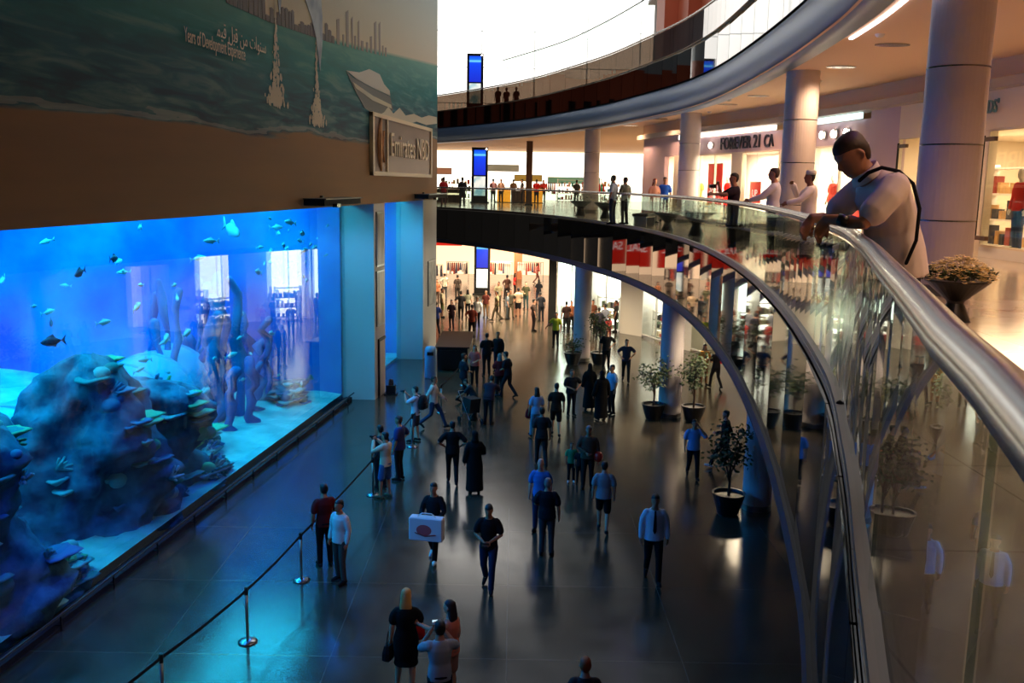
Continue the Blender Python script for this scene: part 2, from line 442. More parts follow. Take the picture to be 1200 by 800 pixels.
def spray(yc, zb, zt, seed):
    random.seed(seed); mb = MB()
    for k in range(240):
        t = random.random() ** 2.2; w = .62 * (1 - t) ** 2.2 + .05; y = yc + random.gauss(0, .45) * w; z = zb + (zt - zb) * t + random.uniform(-.08, .08); r = random.uniform(.025, .085) * (1.2 - t * .6)
        pts = [PL(y + r * math.cos(a) * random.uniform(.6, 1.2), -.03 - .00004 * k, z + r * 1.3 * math.sin(a) * random.uniform(.6, 1.3)) for a in (0, 1.05, 2.1, 3.14, 4.2, 5.25)]
        mb.add(pts, [(0, 1, 2, 3, 4, 5)])
    mb.build('printed_splash', m_spray, poster)
spray(24.85, 9.95, 12.4, 1); spray(28.0, 9.65, 12.0, 2)
m_dol = noisy('dolphin_print', (90, 110, 125), (150, 164, 170), 2, .5)
decal('printed_dolphin', [(25.0, 12.6), (25.15, 12.1), (25.35, 12.7), (25.75, 14), (26.4, 15.4), (26.2, 15.9), (25.2, 14.6), (24.9, 13.4)], m_dol, -.04)
decal('printed_dolphin', [(28.3, 11.1), (28.55, 11.9), (28.6, 12.7), (28.4, 13.6), (29.4, 15), (28.4, 16), (27, 14.8), (26.6, 13.3), (27.1, 12.9), (27.6, 12.5), (28.0, 12.0)], m_dol, -.04)
# skyline towers of the print
random.seed(3); m_sky = M('skyline_print', (96, 84, 74), .6); m_sky2 = M('pale_skyline_print', (150, 142, 126), .6)
x = 21.9
while x < 29.5:
    w = random.uniform(.1, .3); h = random.uniform(.12, .75) * (1.6 if x < 24 else .6); z = ip(hori, x); decal('printed_tower', [(x, z - .05), (x + w, z - .05), (x + w, z + h), (x + w * .5, z + h * 1.1), (x, z + h)], m_sky, -.03); x += w * 1.15
x = 30
while x < 36:
    w = random.uniform(.12, .3); h = random.uniform(.25, 1.1); z = ip(hori, x); decal('printed_tower', [(x, z - .05), (x + w, z - .05), (x + w, z + h), (x, z + h * .9)], m_sky2, -.03); x += w * 2.2
# speedboat and wake
decal('printed_boat', [(30.9, 11.42), (31.6, 11.3), (34, 11.2), (36.5, 11.15), (37.0, 10.7), (36, 10.42), (34.2, 10.32), (33.0, 10.45), (31.9, 10.9)], M('hull_print', (58, 66, 62), .5))
decal('printed_boat_stripe', [(31.6, 11.16), (34, 10.95), (36.6, 10.85), (36.7, 10.72), (34, 10.78), (31.9, 11.0)], M('stripe_print', (196, 190, 160), .5), -.05)
decal('printed_boat_deck', [(30.9, 11.44), (32.4, 11.55), (33.6, 11.8), (35.0, 11.78), (35.6, 11.5), (36.4, 11.35), (36.5, 11.17), (34.0, 11.22), (32.0, 11.3)], M('deck_print', (200, 198, 180), .5), -.045)
decal('printed_wake', [(34.7, 10.3), (35.6, 10.5), (36.2, 10.75), (37, 10.55), (38, 10.85), (39, 10.62), (40.5, 10.8), (42, 10.75), (43.5, 10.95), (45.3, 11.0), (45.3, 10.7), (43, 10.5), (41, 10.52), (39.4, 10.3), (38, 10.32), (36.8, 10.1), (35.6, 10.2)], M('wake_print', (190, 184, 160), .5), -.04)
text('printed_text', 'Years of Development Experience', .42, m_print, PL(19.75, -.05, 10.72), XD, poster, .003, sx=.53)
text('printed_text', '\ufee3\ufef4\ufed7 \ufedd\ufe91\ufed7 \ufee6\ufee3 \ufe95\ufe8d\ufeed\ufee8\ufeb3', .44, m_print, PL(21.3, -.05, 11.05), XD, poster, .003, sx=.85)
# framed logo sign
lg = tag(empty('logo_sign', PL(33.7, 0, 8.3)), 'cream framed bank sign with lettering and curved emblem on the poster', 'sign')
def lput(o): o.parent = lg; o.matrix_parent_inverse = Matrix.Translation(-PL(33.7, 0, 8.3)); return o
mb = MB(); slab(mb, 33.7, 43.6, -.1, -.03, 8.3, 10.3); lput(mb.build('panel', noisy('plum_panel', (104, 78, 72), (128, 104, 90), .5, .5, stretch=(1, .3, 1))))
mb = MB()
for a in ((33.6, 43.7, 8.2, 8.34), (33.6, 43.7, 10.24, 10.38), (33.6, 33.82, 8.2, 10.38), (43.48, 43.7, 8.2, 10.38), (35.6, 35.75, 8.2, 10.3)): slab(mb, a[0], a[1], -.16, -.03, a[2], a[3])
lput(mb.build('frame', M('cream_frame', (238, 218, 180), .5)))
mb = MB()
mb.tube([PL(34.9 - .75 * math.cos((t - .5) * 1.9) + .35, -.13, 8.4 + 1.8 * t) for t in [i / 10 for i in range(11)]], [.04 + .09 * math.sin(PI * i / 10) for i in range(11)], 8)
mb.tube([PL(35.15 - .2 * math.sin(t * PI) + .1, -.13, 8.7 + 1.1 * t) for t in [i / 8 for i in range(9)]], .03, 6)
lput(mb.build('emblem', M('copper_emblem', (226, 168, 118), .5)))
text('lettering', 'Emirates NBD', 1.25, M('cream_letters', (240, 214, 176), .5), PL(36.1, -.14, 8.95), XD, None, .02, sx=.95)
o = bpy.data.objects[[x.name for x in COL.objects if x.name.startswith('lettering')][-1]]; lput(o)

# projector boxes under the poster edge
for i, (y, lab) in enumerate(((28.2, 'long black projector housing under the poster edge above the big tank'), (42.3, 'black projector housing under the poster edge by the far pier'))):
    r = tag(empty('projector_housing', PL(y, -.42, 7.28)), lab, 'projector')
    w = 3.6 if i == 0 else 4.2
    for nm, mat, c, dd in (('body', m_matt, (0, 0, .1), (.6, w, .16)), ('lid', m_black, (.02, 0, .2), (.66, w * 1.02, .03)), ('bracket', m_black, (-.36, .0, .12), (.1, .12, .3)), ('lens', m_fascia, (.28, -w * .3, .02), (.14, .3, .1))):
        mb = MB(); mb.box(c, dd, -math.atan(SL)); mb.build(nm, mat, r)

# ------------------------------------------------------------------ aquarium
aq = tag(empty('aquarium', PL(20, 1.1, 0)), 'giant blue lit aquarium tank with rocks and fish behind the long window', 'aquarium')
def aput(o, root=None):
    o.parent = root or aq; o.matrix_parent_inverse = Matrix.Translation(-Vector(o.parent.location)); return o
mb = MB(); slab(mb, 6, 34.2, 1.06, 1.2, .02, 7.3); aput(mb.build('acrylic_window', m_aqglass))
m_backw = noisy('tank_rockwork', (6, 96, 176), (20, 140, 200), .8, .9, .8, stretch=(1, 1, .35), detail=6, lo=.42, hi=.68)
m_backs = noisy('dappled_tank_wall', (0, 104, 206), (30, 165, 240), .4, .9, detail=5, lo=.4, hi=.75)  # paler patches put the water's light dapples into the wall colour
mb = MB()
b0 = [PL(2, 14, -.5), PL(34.15, 14, -.5)]; zt = 9
mb.quad(PL(2, 14, -.5), PL(34.15, 14, -.5), PL(34.15, 14, zt), PL(2, 14, zt))
aput(mb.build('back_wall', m_backs))
# irregular rockwork wall in the far half of the tank
random.seed(11); mb = MB()
for k in range(22):
    y = 28.0 + random.random() * 5.6; off = 2.6 + random.random() * 3.6; h = random.uniform(1.2, 4.8); rr = random.uniform(.08, .2)
    pts = [PL(y + random.uniform(-.25, .25), off + random.uniform(-.2, .2), h * t / 9) for t in range(10)]
    mb.tube(pts, [rr * random.uniform(.6, 1.5) for _ in range(10)], 9)
aput(mb.build('rockwork', m_backw, smooth=True))
mb = MB(); mb.quad(PL(34.1, 1.2, -.5), PL(34.1, 14, -.5), PL(34.1, 14, zt), PL(34.1, 1.2, zt)); aput(mb.build('end_wall', m_backs)); mb = MB(); mb.quad(PL(2, 1.2, -.5), PL(2, 14, -.5), PL(2, 14, zt), PL(2, 1.2, zt)); aput(mb.build('end_wall', m_backs))
mb = MB(); NN = 40
for j in range(NN + 1):
    for i in range(NN + 1):
        y = 2 + 32.1 * i / NN; o_ = 1.2 + 12.8 * (j / NN); mb.v.append(tuple(PL(y, o_, .16 + .12 * math.sin(y * 1.3 + o_) * min(1, o_ - 1.2) + .05 * o_)))
for j in range(NN):
    for i in range(NN):
        a = j * (NN + 1) + i; mb.f.append((a, a + NN + 1, a + NN + 2, a + 1)); mb.m.append(0)
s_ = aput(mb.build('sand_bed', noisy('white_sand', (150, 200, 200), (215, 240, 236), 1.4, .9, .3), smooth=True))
mw = bpy.data.materials.new('water'); mw.use_nodes = True; nt = mw.node_tree; nt.nodes.clear()
oo = N(nt, 'ShaderNodeOutputMaterial'); va = N(nt, 'ShaderNodeVolumeAbsorption', Density=.1, Color=(.05, .82, 1.0, 1)); nt.links.new(va.outputs[0], oo.inputs['Volume'])
mb = MB(); slab(mb, 2.1, 34.05, 1.22, 13.9, .0, 8.0); w_ = aput(mb.build('water', mw))
# light cyan walk-through tunnel
tn = tag(empty('viewing_tunnel', PL(14, 8, .2)), 'pale curved walk-through tunnel crossing the tank behind the rocks', 'tunnel')
mb = MB(); n = 16
rs = []
for i in range(13):
    y = 20 + 10.5 * i / 12; offc = 5.4 + .01 * (y - 25) ** 2
    rs.append([PL(y, offc + 1.5 * math.cos(PI * j / n), .9 + 1.7 * math.sin(PI * j / n)) for j in range(n + 1)])
k = n + 1
mb.v = [tuple(p) for r in rs for p in r]
for i in range(12):
    for j in range(n): mb.f.append((i * k + j, i * k + j + 1, (i + 1) * k + j + 1, (i + 1) * k + j)); mb.m.append(0)
aput(mb.build('tunnel_shell', M('tunnel_acrylic', (90, 190, 235), .3), smooth=True), tn)
for i in range(0, 13, 2):
    mb = MB(); mb.tube(rs[i], .06, 6)
    aput(mb.build('tunnel_rib', M('tunnel_rib', (90, 180, 230), .4), smooth=True), tn)


def rock(name, yc, off, h, ry, ro, seed, label, lean=0, tap=.35):
    random.seed(seed); r = tag(empty(name, PL(yc, off, 0)), label, 'rock')
    mb = MB(); n = 44; rs = []; K = 34; ph = [random.random() * 6 for _ in range(6)]
    for i in range(K + 1):
        t = i / K; z = h * t; sc = (1.15 - tap * t + .14 * math.sin(t * 7 + ph[0])) * (1 if t < .88 else math.sqrt(max(.02, 1 - ((t - .88) / .125) ** 2)))
        rr = []
        for j in range(n):
            a = 2 * PI * j / n; w = 1 + .16 * math.sin(3 * a + ph[1] + t * 4) + .1 * math.sin(5 * a + ph[2] - t * 9) + .34 * noise.noise(Vector((math.cos(a) * 2.2, math.sin(a) * 2.2, z * 1.6 + seed))) + .16 * noise.noise(Vector((math.cos(a) * 6, math.sin(a) * 6, z * 4 + seed)))
            rr.append(PL(yc + lean * t + math.cos(a) * ry * sc * w, off + math.sin(a) * ro * sc * w, z + .12 * noise.noise(Vector((a * 3, z * 3, seed)))))
        rs.append(rr)
    mb.rings(rs); o = aput(mb.build('rock_body', noisy('reef_rock', (16, 66, 104), (64, 140, 172), 2.2, .95, 1.0, detail=8), smooth=True), r)  # blue mist of the water is put into the rock colour
    # corals: plates, brains and fingers attached to the rock face
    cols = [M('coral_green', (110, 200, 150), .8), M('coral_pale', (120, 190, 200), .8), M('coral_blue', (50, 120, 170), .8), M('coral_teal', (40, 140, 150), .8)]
    for q in range(40):
        a = random.uniform(-.95 * PI, .05 * PI); t = random.uniform(.05, .97); i = int(t * K); jj = int((a % (2 * PI)) / (2 * PI) * n) % n
        p = rs[i][jj]; kind = random.random(); s = random.uniform(.12, .36); mb = MB(); mat = random.choice(cols if t > .5 else cols[1:])
        if kind < .45:
            mb.v = []; pr = [[p + Vector((s * c_ * math.cos(b_) * (1 + .2 * math.sin(3 * b_)), s * c_ * math.sin(b_) * (1.3 + .25 * math.sin(4 * b_)), zz)) for b_ in [2 * PI * u / 14 for u in range(14)]] for c_, zz in ((.15, -.12), (.9, 0), (1, .03), (.8, .05), (.1, .01))]
            mb.rings(pr); nm = 'plate_coral'
        elif kind < .75:
            mb.ball(p, s * .7, 10, 6, (1, 1.1, .8)); nm = 'round_coral'
        else:
            for _ in range(7):
                dv = Vector((random.uniform(.2, 1), random.uniform(-1, 1), random.uniform(-.1, 1.2))).normalized() * s; mb.tube([p, p + dv * .6, p + dv], [.05, .04, .03], 5)
            nm = 'finger_coral'
        aput(mb.build(nm, mat, smooth=True), r)
    return r
rock('coral_rock', 20.5, 2.9, 4.05, 1.75, 1.4, 5, 'tall dark coral tower just behind the tank window, left of its middle', .25, .62)
rock('coral_rock', 22.7, 2.9, 3.0, 1.5, 1.3, 9, 'lower dark coral mass leaning against the right side of the tall tower', .2)
rock('coral_rock', 15.5, 2.6, 3.8, 1.5, 1.2, 21, 'dark coral rock at the left edge of the tank window', .2)
rock('coral_rock', 26.4, 3.2, .95, .6, .5, 31, 'small low rock with green coral on the bright sand right of the tower')
rock('coral_rock', 17.4, 1.9, .8, .6, .4, 33, 'small rock at the foot of the window between the two big coral rocks')
rock('coral_rock', 32.8, 3.0, .9, .9, .8, 36, 'small rock in the far right corner of the big tank')
rock('coral_rock', 24.2, 1.75, .5, .5, .3, 41, 'low rounded stone against the window on the sand right of the tower')

def fish_mesh(name, mat, tall=.3):
    mb = MB(); rs = []
    for x, h, w in ((-.5, .04, .02), (-.38, .35, .3), (-.2, .8, .8), (0, 1, 1), (.2, .85, .9), (.38, .5, .6), (.5, .08, .1)):
        rs.append([Vector((x, .11 * w * math.cos(2 * PI * j / 10), tall * .5 * h * math.sin(2 * PI * j / 10))) for j in range(10)])
    mb.rings(rs)
    th = .012
    for out in ([(-.46, 0), (-.7, tall * .55), (-.62, 0), (-.7, -tall * .55)], [(-.2, tall * .38), (-.1, tall * .75), (.2, tall * .5), (.2, tall * .35)], [(-.25, -tall * .3), (-.2, -tall * .6), (0, -tall * .45)]):
        n = len(out); a = [Vector((x, th, z)) for x, z in out]; b_ = [Vector((x, -th, z)) for x, z in out]
        mb.add(a + b_, [tuple(range(n)), tuple(range(2 * n - 1, n - 1, -1))] + [(i, n + i, n + (i + 1) % n, (i + 1) % n) for i in range(n)])
    return mb
fa = fish_mesh('fish', None).build('fish', M('silver_fish', (150, 220, 235), .4), smooth=True)
fb = fish_mesh('fish', None, .42).build('fish', M('dark_fish', (20, 70, 110), .5), smooth=True)
random.seed(17)
def put_fish(src, y, off, z, s, lab, grp, first=[True, True]):
    k = 0 if src is fa else 1
    o = src if first[k] else src.copy()
    if not first[k]: COL.objects.link(o)
    first[k] = False
    o.location = PL(y, off, z); o.scale = (s, s, s); o.rotation_euler = (random.uniform(-.1, .1), random.uniform(-.25, .25), PI / 2 + random.uniform(-.6, .6) + (PI if random.random() < .5 else 0))
    tag(o, lab, 'fish', grp)
for i in range(34): put_fish(fa, random.uniform(15, 27), random.uniform(2, 6), random.uniform(4.6, 6.8), random.uniform(.2, .55), 'small pale fish swimming near the top left of the big tank', 'pale fish in the upper left of the tank')
for i in range(46): put_fish(fa, random.uniform(30, 33.8), random.uniform(1.5, 2.8), random.uniform(4.4, 6.9), random.uniform(.25, .6), 'small pale fish in the dense shoal at the top right corner of the big tank', 'dense shoal in the top right corner')
for i in range(22): put_fish(fa, random.uniform(24, 33), random.uniform(2, 4.5), random.uniform(.9, 3.8), random.uniform(.3, .65), 'small pale fish low in the right half of the big tank', 'pale fish low in the right half')
for i in range(9): put_fish(fb, random.uniform(15, 24), random.uniform(2, 4.5), random.uniform(4.2, 6.2), random.uniform(.35, .6), 'dark round-bodied fish above the coral rocks', 'dark fish above the rocks')
put_fish(fa, 27.2, 2.2, 6.55, 1.25, 'largest pale fish angled upward beneath the poster edge in the big tank', None)
# second window of the tank
a2 = tag(empty('aquarium', PL(39, 1.1, 0)), 'narrow second aquarium tank between the two piers', 'aquarium')
mb = MB(); slab(mb, 35.75, 42.5, 1.0, 1.12, 0.05, 7.3); aput(mb.build('acrylic_window', m_aqglass), a2)
mb = MB(); mb.quad(PL(35, 7, -.2), PL(43.4, 7, -.2), PL(43.4, 7, 9), PL(35, 7, 9)); mb.quad(PL(35, 1.2, -.2), PL(35, 7, -.2), PL(35, 7, 9), PL(35, 1.2, 9)); mb.quad(PL(43.4, 1.2, -.2), PL(43.4, 7, -.2), PL(43.4, 7, 9), PL(43.4, 1.2, 9))
aput(mb.build('back_wall', m_backs), a2)
mb = MB(); slab(mb, 35, 43.4, 1.15, 7, -.1, .1); aput(mb.build('sand_bed', MATS['white_sand']), a2)
for i in range(7): put_fish(fa, random.uniform(37, 41.5), random.uniform(1.6, 3), random.uniform(.8, 5.8), random.uniform(.3, .6), 'small pale fish in the narrow second tank', 'fish in the second tank')
# kerb and low rail at the foot of the window
kr = tag(empty('kick_rail', PL(20, .9, 0)), 'low black kerb with kick rail along the foot of the aquarium window', 'rail')
mb = MB(); slab(mb, 6, 34.1, .82, 1.04, 0, .12); aput(mb.build('kerb', m_matt), kr)
mb = MB(); mb.tube([PL(6, .72, .3), PL(34, .72, .3)], .025, 8); aput(mb.build('rail', m_black), kr)
for i in range(16):
    mb = MB(); y = 7 + i * 1.75; mb.tube([PL(y, .72, 0.01), PL(y, .72, .3)], .02, 6); mb.tube([PL(y, .72, .1), PL(y, .85, .1)], .015, 6); aput(mb.build('post', m_black), kr)

# ------------------------------------------------------------------ columns
def column(x, y, z0, z1, label, seams=True, r=.4):
    c = tag(empty('column', (x, y, z0)), label, 'column')
    mb = MB(); H = z1 - z0; n = 40
    prof = [(r, .0)]; z = 0
    rr = []
    hh = 1.02
    k = 0
    while z < H - .01:
        z2 = min(H, z + hh); a = [(r, z + (.012 if k else 0)), (r, z2 - .012)] if seams else [(r, z), (r, z2)]
        rr += a
        if z2 < H - .01 and seams: rr += [(r - .012, z2 - .012), (r - .012, z2 + .012)]
        z = z2; k += 1
    rr[-1] = (r, H)
    mb.rings([[Vector((q * math.cos(2 * PI * j / n), q * math.sin(2 * PI * j / n), zz)) for j in range(n)] for q, zz in rr])
    mb.build('shaft', m_col, c)
    mb = MB(); mb.lathe([(r + .015, 0), (r + .015, .14), (r, .15), (r, 0)], n=40); mb.build('base_ring', m_steel2, c)
    mb = MB()
    if seams:
        z = hh
        while z < H - .3: mb.lathe([(r - .008, z - .008), (r + .002, z - .008), (r + .002, z + .008), (r - .008, z + .008)], n=40); z += hh
        mb.build('joint_rings', m_steel, c)
    return c
column(5.98, 13.25, ZG, ZC, 'nearest pale round column on the middle gallery, beside the flower bowl')
column(6.96, 23.7, ZG, ZC, 'round column on the middle gallery behind the man in the white cap')
column(6.78, 37.5, ZG, ZC, 'round column on the middle gallery left of the shop lettering')
column(3.95, 49.5, ZG, ZC, 'farthest round column on the middle gallery, beside the bright shops')
column(6.26, 22.94, 0, ZS, 'nearest round ground floor column, by the overhanging gallery edge', False, .36)
column(5.6, 32.53, 0, ZS, 'middle round ground floor column with leafy planters at its foot', False)
column(3.21, 42.94, 0, ZS, 'farthest round ground floor column, beside the two veiled women', False)
column(6.75, 15.5, 0, ZS, 'round ground floor column seen only through the near glass', False)

# ------------------------------------------------------------------ right-hand shop wall, middle gallery
def V2(a): return Vector((a[0], a[1]))
WALL = [((11.2, -6), (10.9, 4)), ((10.9, 4), (10.65, 16)), ((10.65, 16), (10.5, 18.2))]
def wquad(mb, a, b, z0, z1, th=.2):
    a = V2(a); b = V2(b); t = (b - a).normalized(); n = Vector((t.y, -t.x)) * th
    mb.add([(a.x, a.y, z0), (b.x, b.y, z0), (b.x, b.y, z1), (a.x, a.y, z1), (a.x + n.x, a.y + n.y, z0), (b.x + n.x, b.y + n.y, z0), (b.x + n.x, b.y + n.y, z1), (a.x + n.x, a.y + n.y, z1)],
           [(3, 2, 1, 0), (4, 5, 6, 7), (0, 1, 5, 4), (2, 3, 7, 6), (1, 2, 6, 5), (3, 0, 4, 7)])
mb = MB()
for a, b in WALL: wquad(mb, a, b, ZG, ZC)
wquad(mb, (10.34, 21.1), (10.05, 24.0), ZG, 9.35)
wquad(mb, (10.5, 18.2), (9.97, 25.15), 9.35, 10.15)
struct(mb.build('wall_right', m_cream))
mb = MB()
wquad(mb, (9.97, 25.15), (9.82, 26.8), ZG, 10.15); wquad(mb, (7.0, 41.3), (6.9, 41.7), ZG, 9.3); wquad(mb, (6.62, 42.6), (6.15, 46.2), ZG, 9.3)
wquad(mb, (6.98, 41.25), (6.15, 46.2), 9.3, 10.15); wquad(mb, (6.15, 46.2), (6.9, 46.9), ZG, 10.15)
wquad(mb, (9.82, 26.8), (9.37, 30.2), 9.3, 9.95); wquad(mb, (9.37, 30.2), (9.0, 32.95), 9.3, 9.95); wquad(mb, (9.0, 32.95), (7.0, 41.25), 9.3, 9.95)
struct(mb.build('wall_right', m_mauve))
mb = MB()
wquad(mb, (9.37, 30.15), (9.01, 32.9), ZG, 9.3); wquad(mb, (8.36, 35.57), (8.17, 36.3), ZG, 9.3); wquad(mb, (7.0, 41.25), (7.5, 39.3), ZG, 9.3)
struct(mb.build('wall_right', m_cream))
# bulkhead and cornice between shop fronts and ceiling
mb = MB(); CW = [(10.9, 4), (10.65, 16), (10.35, 21), (9.97, 25.15), (9.82, 26.8), (9.0, 33), (7.0, 41.25), (6.15, 46.2)]
for a, b in zip(CW, CW[1:]): wquad(mb, (a[0] - .35, a[1]), (b[0] - .35, b[1]), 10.15, 10.35, .6)
struct(mb.build('trim_5', M('grey_cornice', (170, 160, 150), .5)))
mb = MB()
for a, b in zip(CW, CW[1:]): wquad(mb, (a[0] - .05, a[1]), (b[0] - .05, b[1]), 10.35, ZC, .3)
struct(mb.build('wall_right', m_ceil))
# light coves over the fashion shop
def cove(a, b, mat, lab):
    mb = MB(); wquad(mb, (a[0] - .12, a[1]), (b[0] - .12, b[1]), 9.96, 10.13, .08); tag(mb.build('cove_light', mat), lab, 'light')
cove((9.75, 27.1), (9.4, 30), m_covec, 'pale greenish light strip above the shop window behind the leaning man')
cove((8.95, 33.0), (7.05, 41.1), m_cove, 'long warm white light strip above the lettered shop front')


def window(n, a, b, z0, z1, mat_f, mull=1):
    a = V2(a); b = V2(b); t = (b - a); L = t.length; t.normalize()
    w = struct(empty('window_%d' % n, (a.x, a.y, z0)))
    M_ = Matrix.Translation((-a.x, -a.y, -z0))
    mb = MB(); wquad(mb, a, b, z0 + .04, z1 - .04, .03); o = mb.build('pane', m_shopglass, w); o.data.transform(M_)
    mb = MB(); wquad(mb, a, b, z0, z0 + .05, .09); wquad(mb, a, b, z1 - .05, z1, .09)
    for k in range(mull + 1):
        p = a + t * (L * k / mull); wquad(mb, p - t * .025, p + t * .025, z0, z1, .09)
    o = mb.build('frame', mat_f, w); o.data.transform(M_)
window(1, (10.5, 18.2), (10.34, 21.1), 6.8, 9.35, m_cream)
window(2, (10.05, 24.0), (9.97, 25.1), 6.8, 9.35, m_cream)
window(3, (9.82, 26.85), (9.37, 30.15), 6.7, 9.3, m_cream, 2)
window(4, (9.01, 32.9), (8.36, 35.5), 6.7, 9.3, m_cream)
window(5, (8.17, 36.3), (7.5, 39.25), 6.7, 9.3, m_cream, 2)
mb = MB()
for a, b in (((10.5, 18.2), (10.34, 21.1)), ((10.05, 24.0), (9.97, 25.1))): wquad(mb, a, b, ZG, 6.8, .25)
for a, b in (((9.82, 26.85), (9.37, 30.15)), ((9.01, 32.9), (8.36, 35.5)), ((8.17, 36.3), (7.5, 39.25))): wquad(mb, a, b, ZG, 6.7, .25)
struct(mb.build('baseboard_right', m_white))


def room(a, b, depth, z0, z1, mat, est, colr, bright=m_lampw, power=0):
    a = V2(a); b = V2(b); t = (b - a).normalized(); n = Vector((t.y, -t.x)); a2 = a + n * depth; b2 = b + n * depth
    f = a + n * .3; g = b + n * .3
    mb = MB()
    def Q(p, q): mb.quad((p.x, p.y, z0), (q.x, q.y, z0), (q.x, q.y, z1), (p.x, p.y, z1))
    Q(a2, b2); Q(f, a2); Q(b2, g)
    mb.quad((f.x, f.y, z1), (a2.x, a2.y, z1), (b2.x, b2.y, z1), (g.x, g.y, z1))
    struct(mb.build('wall_back', mat))
    c = (a + b) / 2 + n * depth * .55
    if power:
        lamp('shop_lamp', 'AREA', (c.x, c.y, z1 - .05), power, colr, size=(b - a).length * .7, sizey=depth * .6, rot=(0, 0, math.atan2(t.y, t.x)))
room((10.5, 18.0), (9.86, 26.7), 5, ZG, 9.4, m_cream, 0, (1, .72, .45), power=650)
room((9.85, 26.8), (9.0, 32.95), 3.2, ZG, 9.4, m_white, 0, (1, .86, .66), power=1300)
room((9.0, 32.95), (7.0, 41.25), 3.2, ZG, 9.4, m_white, 0, (1, .84, .62), power=1900)
room((7.0, 41.2), (6.1, 46.2), 3, ZG, 9.4, m_white, 0, (1, .8, .5), power=300)

# shop letters
dx = (8.2 - 9.0, 36.4 - 33)
def along(a, b, t): return Vector((a[0] + (b[0] - a[0]) * t, a[1] + (b[1] - a[1]) * t, 0))
NR = (-(dx[1]), dx[0])
sg = tag(empty('shop_sign', (8.2, 36.4, 9.45)), 'silver shop lettering reading FOREVER 21 on the mauve fascia', 'sign')
d_ = Vector((9.0 - 7.0, 33 - 41.25, 0)).normalized()
nrm = Vector((d_.y, -d_.x, 0))
p0 = Vector((7.0, 41.25, 0)) - d_ * 0; out = Vector((-.97, -.23, 0)) * .06
m_letter = M('dark_silver_letters', (46, 48, 66), .5)
def onw(u):   # distance along the fascia from its far end
    return Vector((7.0, 41.25, 0)) + d_ * u + out
o = text('lettering', 'FOREVER 21', .66, m_letter, onw(4.1) + Vector((0, 0, 9.42)), d_, None, .03, sx=.92); o.parent = sg; o.matrix_parent_inverse = Matrix.Translation(-Vector(sg.location))
o = text('lettering', 'CA', .62, m_letter, onw(7.55) + Vector((0, 0, 9.42)), d_, None, .03, sx=.8); sg2 = tag(empty('shop_sign', tuple(onw(7.55) + Vector((0, 0, 9.42)))), 'two silver letters CA on the fascia, cut off by the column', 'sign'); o.parent = sg2; o.matrix_parent_inverse = Matrix.Translation(-Vector(sg2.location))
o = text('lettering', "KIDS'", .4, M('teal_letters', (110, 150, 150), .3, .5), (10.2, 21.35, 9.68), (.055, -1, 0), None, .02, sx=.8); sg3 = tag(empty('shop_sign', (10.14, 21.7, 9.62)), 'small pale letters on the cream fascia right of the nearest column', 'sign'); o.parent = sg3; o.matrix_parent_inverse = Matrix.Translation(-Vector(sg3.location))
# round spot lights on fascias
for x, y, lab in ((9.6, 28.0, 'right'), (9.48, 28.75, 'middle'), (9.38, 29.5, 'left')):
    l = tag(empty('wall_light', (x, y, 9.62)), lab + ' of the three round lights on the fascia behind the leaning man', 'light')
    mb = MB(); mb.ball((-.05, 0, 0), .12, 12, 6, (.5, 1, 1)); mb.build('bulb', m_lampw, l); mb = MB(); mb.lathe([(.1, 0), (.14, 0), (.14, .04), (.1, .04)]); o = mb.build('trim_ring', m_steel, l); o.rotation_euler = (0, PI / 2, 0); o.location = (.02, 0, 0)
for u, lab in ((2.0, 'left of the two round lights on the fascia beside the shop lettering'), (3.3, 'right of the two round lights on the fascia beside the shop lettering')):
    q = onw(u); l = tag(empty('wall_light', (q.x, q.y, 9.62)), lab, 'light')
    mb = MB(); mb.ball((-.05, 0, 0), .12, 12, 6, (.5, 1, 1)); mb.build('bulb', m_lampw, l); mb = MB(); mb.lathe([(.1, 0), (.14, 0), (.14, .04), (.1, .04)]); o = mb.build('trim_ring', m_steel, l); o.rotation_euler = (0, PI / 2, 0); o.location = (.02, 0, 0)

# ceiling lights
def ceil_light(x, y, lab, i, power=330, big=True):
    l = tag(empty('ceiling_light', (x, y, ZC)), lab, 'light', None if big else 'hidden downlights')
    mb = MB(); mb.lathe([(.16, -.02), (.2, -.02), (.2, .0), (.16, .0)], n=20); o = mb.build('trim_ring', m_steel, l); o.scale = (1.7, 1, 1)
    mb = MB(); mb.lathe([(.02, -.012), (.16, -.012), (.16, -.004), (.02, -.004)], n=20); o = mb.build('diffuser', m_lampw, l); o.scale = (1.7, 1, 1)
    lamp('downlight', 'SPOT', (x, y, ZC - .06), power, WARM, size=.12, angle=math.radians(150), rot=(0, 0, 0))
for i, (x, y, lab) in enumerate(((7.51, 22.64, 'bright oval ceiling light left of the nearest column'), (7.31, 19.13, 'oval ceiling light right of centre, closest to the nearest column'), (7.23, 33.19, 'oval ceiling light above the shop lettering, left of its pair'),
        (7.46, 29.97, 'oval ceiling light above the shop lettering, right of its pair'), (6.05, 40.82, 'oval ceiling light between the two distant columns'), (5.4, 45.5, 'farthest oval ceiling light above the mauve wall'))):
    ceil_light(x, y, lab, i, 420)
for x, y in ((7.6, 14), (8.2, 9), (8, 3), (8.6, 16.5), (5, 3), (4.4, 5.2), (4.6, 8.5)):  # last two added to brighten the leaning man
    lamp('downlight', 'SPOT', (x, y, ZC - .05), 260, WARM, size=.15, angle=math.radians(150), rot=(0, 0, 0))
for x, y in ((-1, 68), (4, 62), (9, 58), (-6, 76), (6, 74), (14, 68)):
    lamp('downlight', 'SPOT', (x, y, ZC - .05), 900, (1, .75, .5), size=.3, angle=math.radians(150), rot=(0, 0, 0))
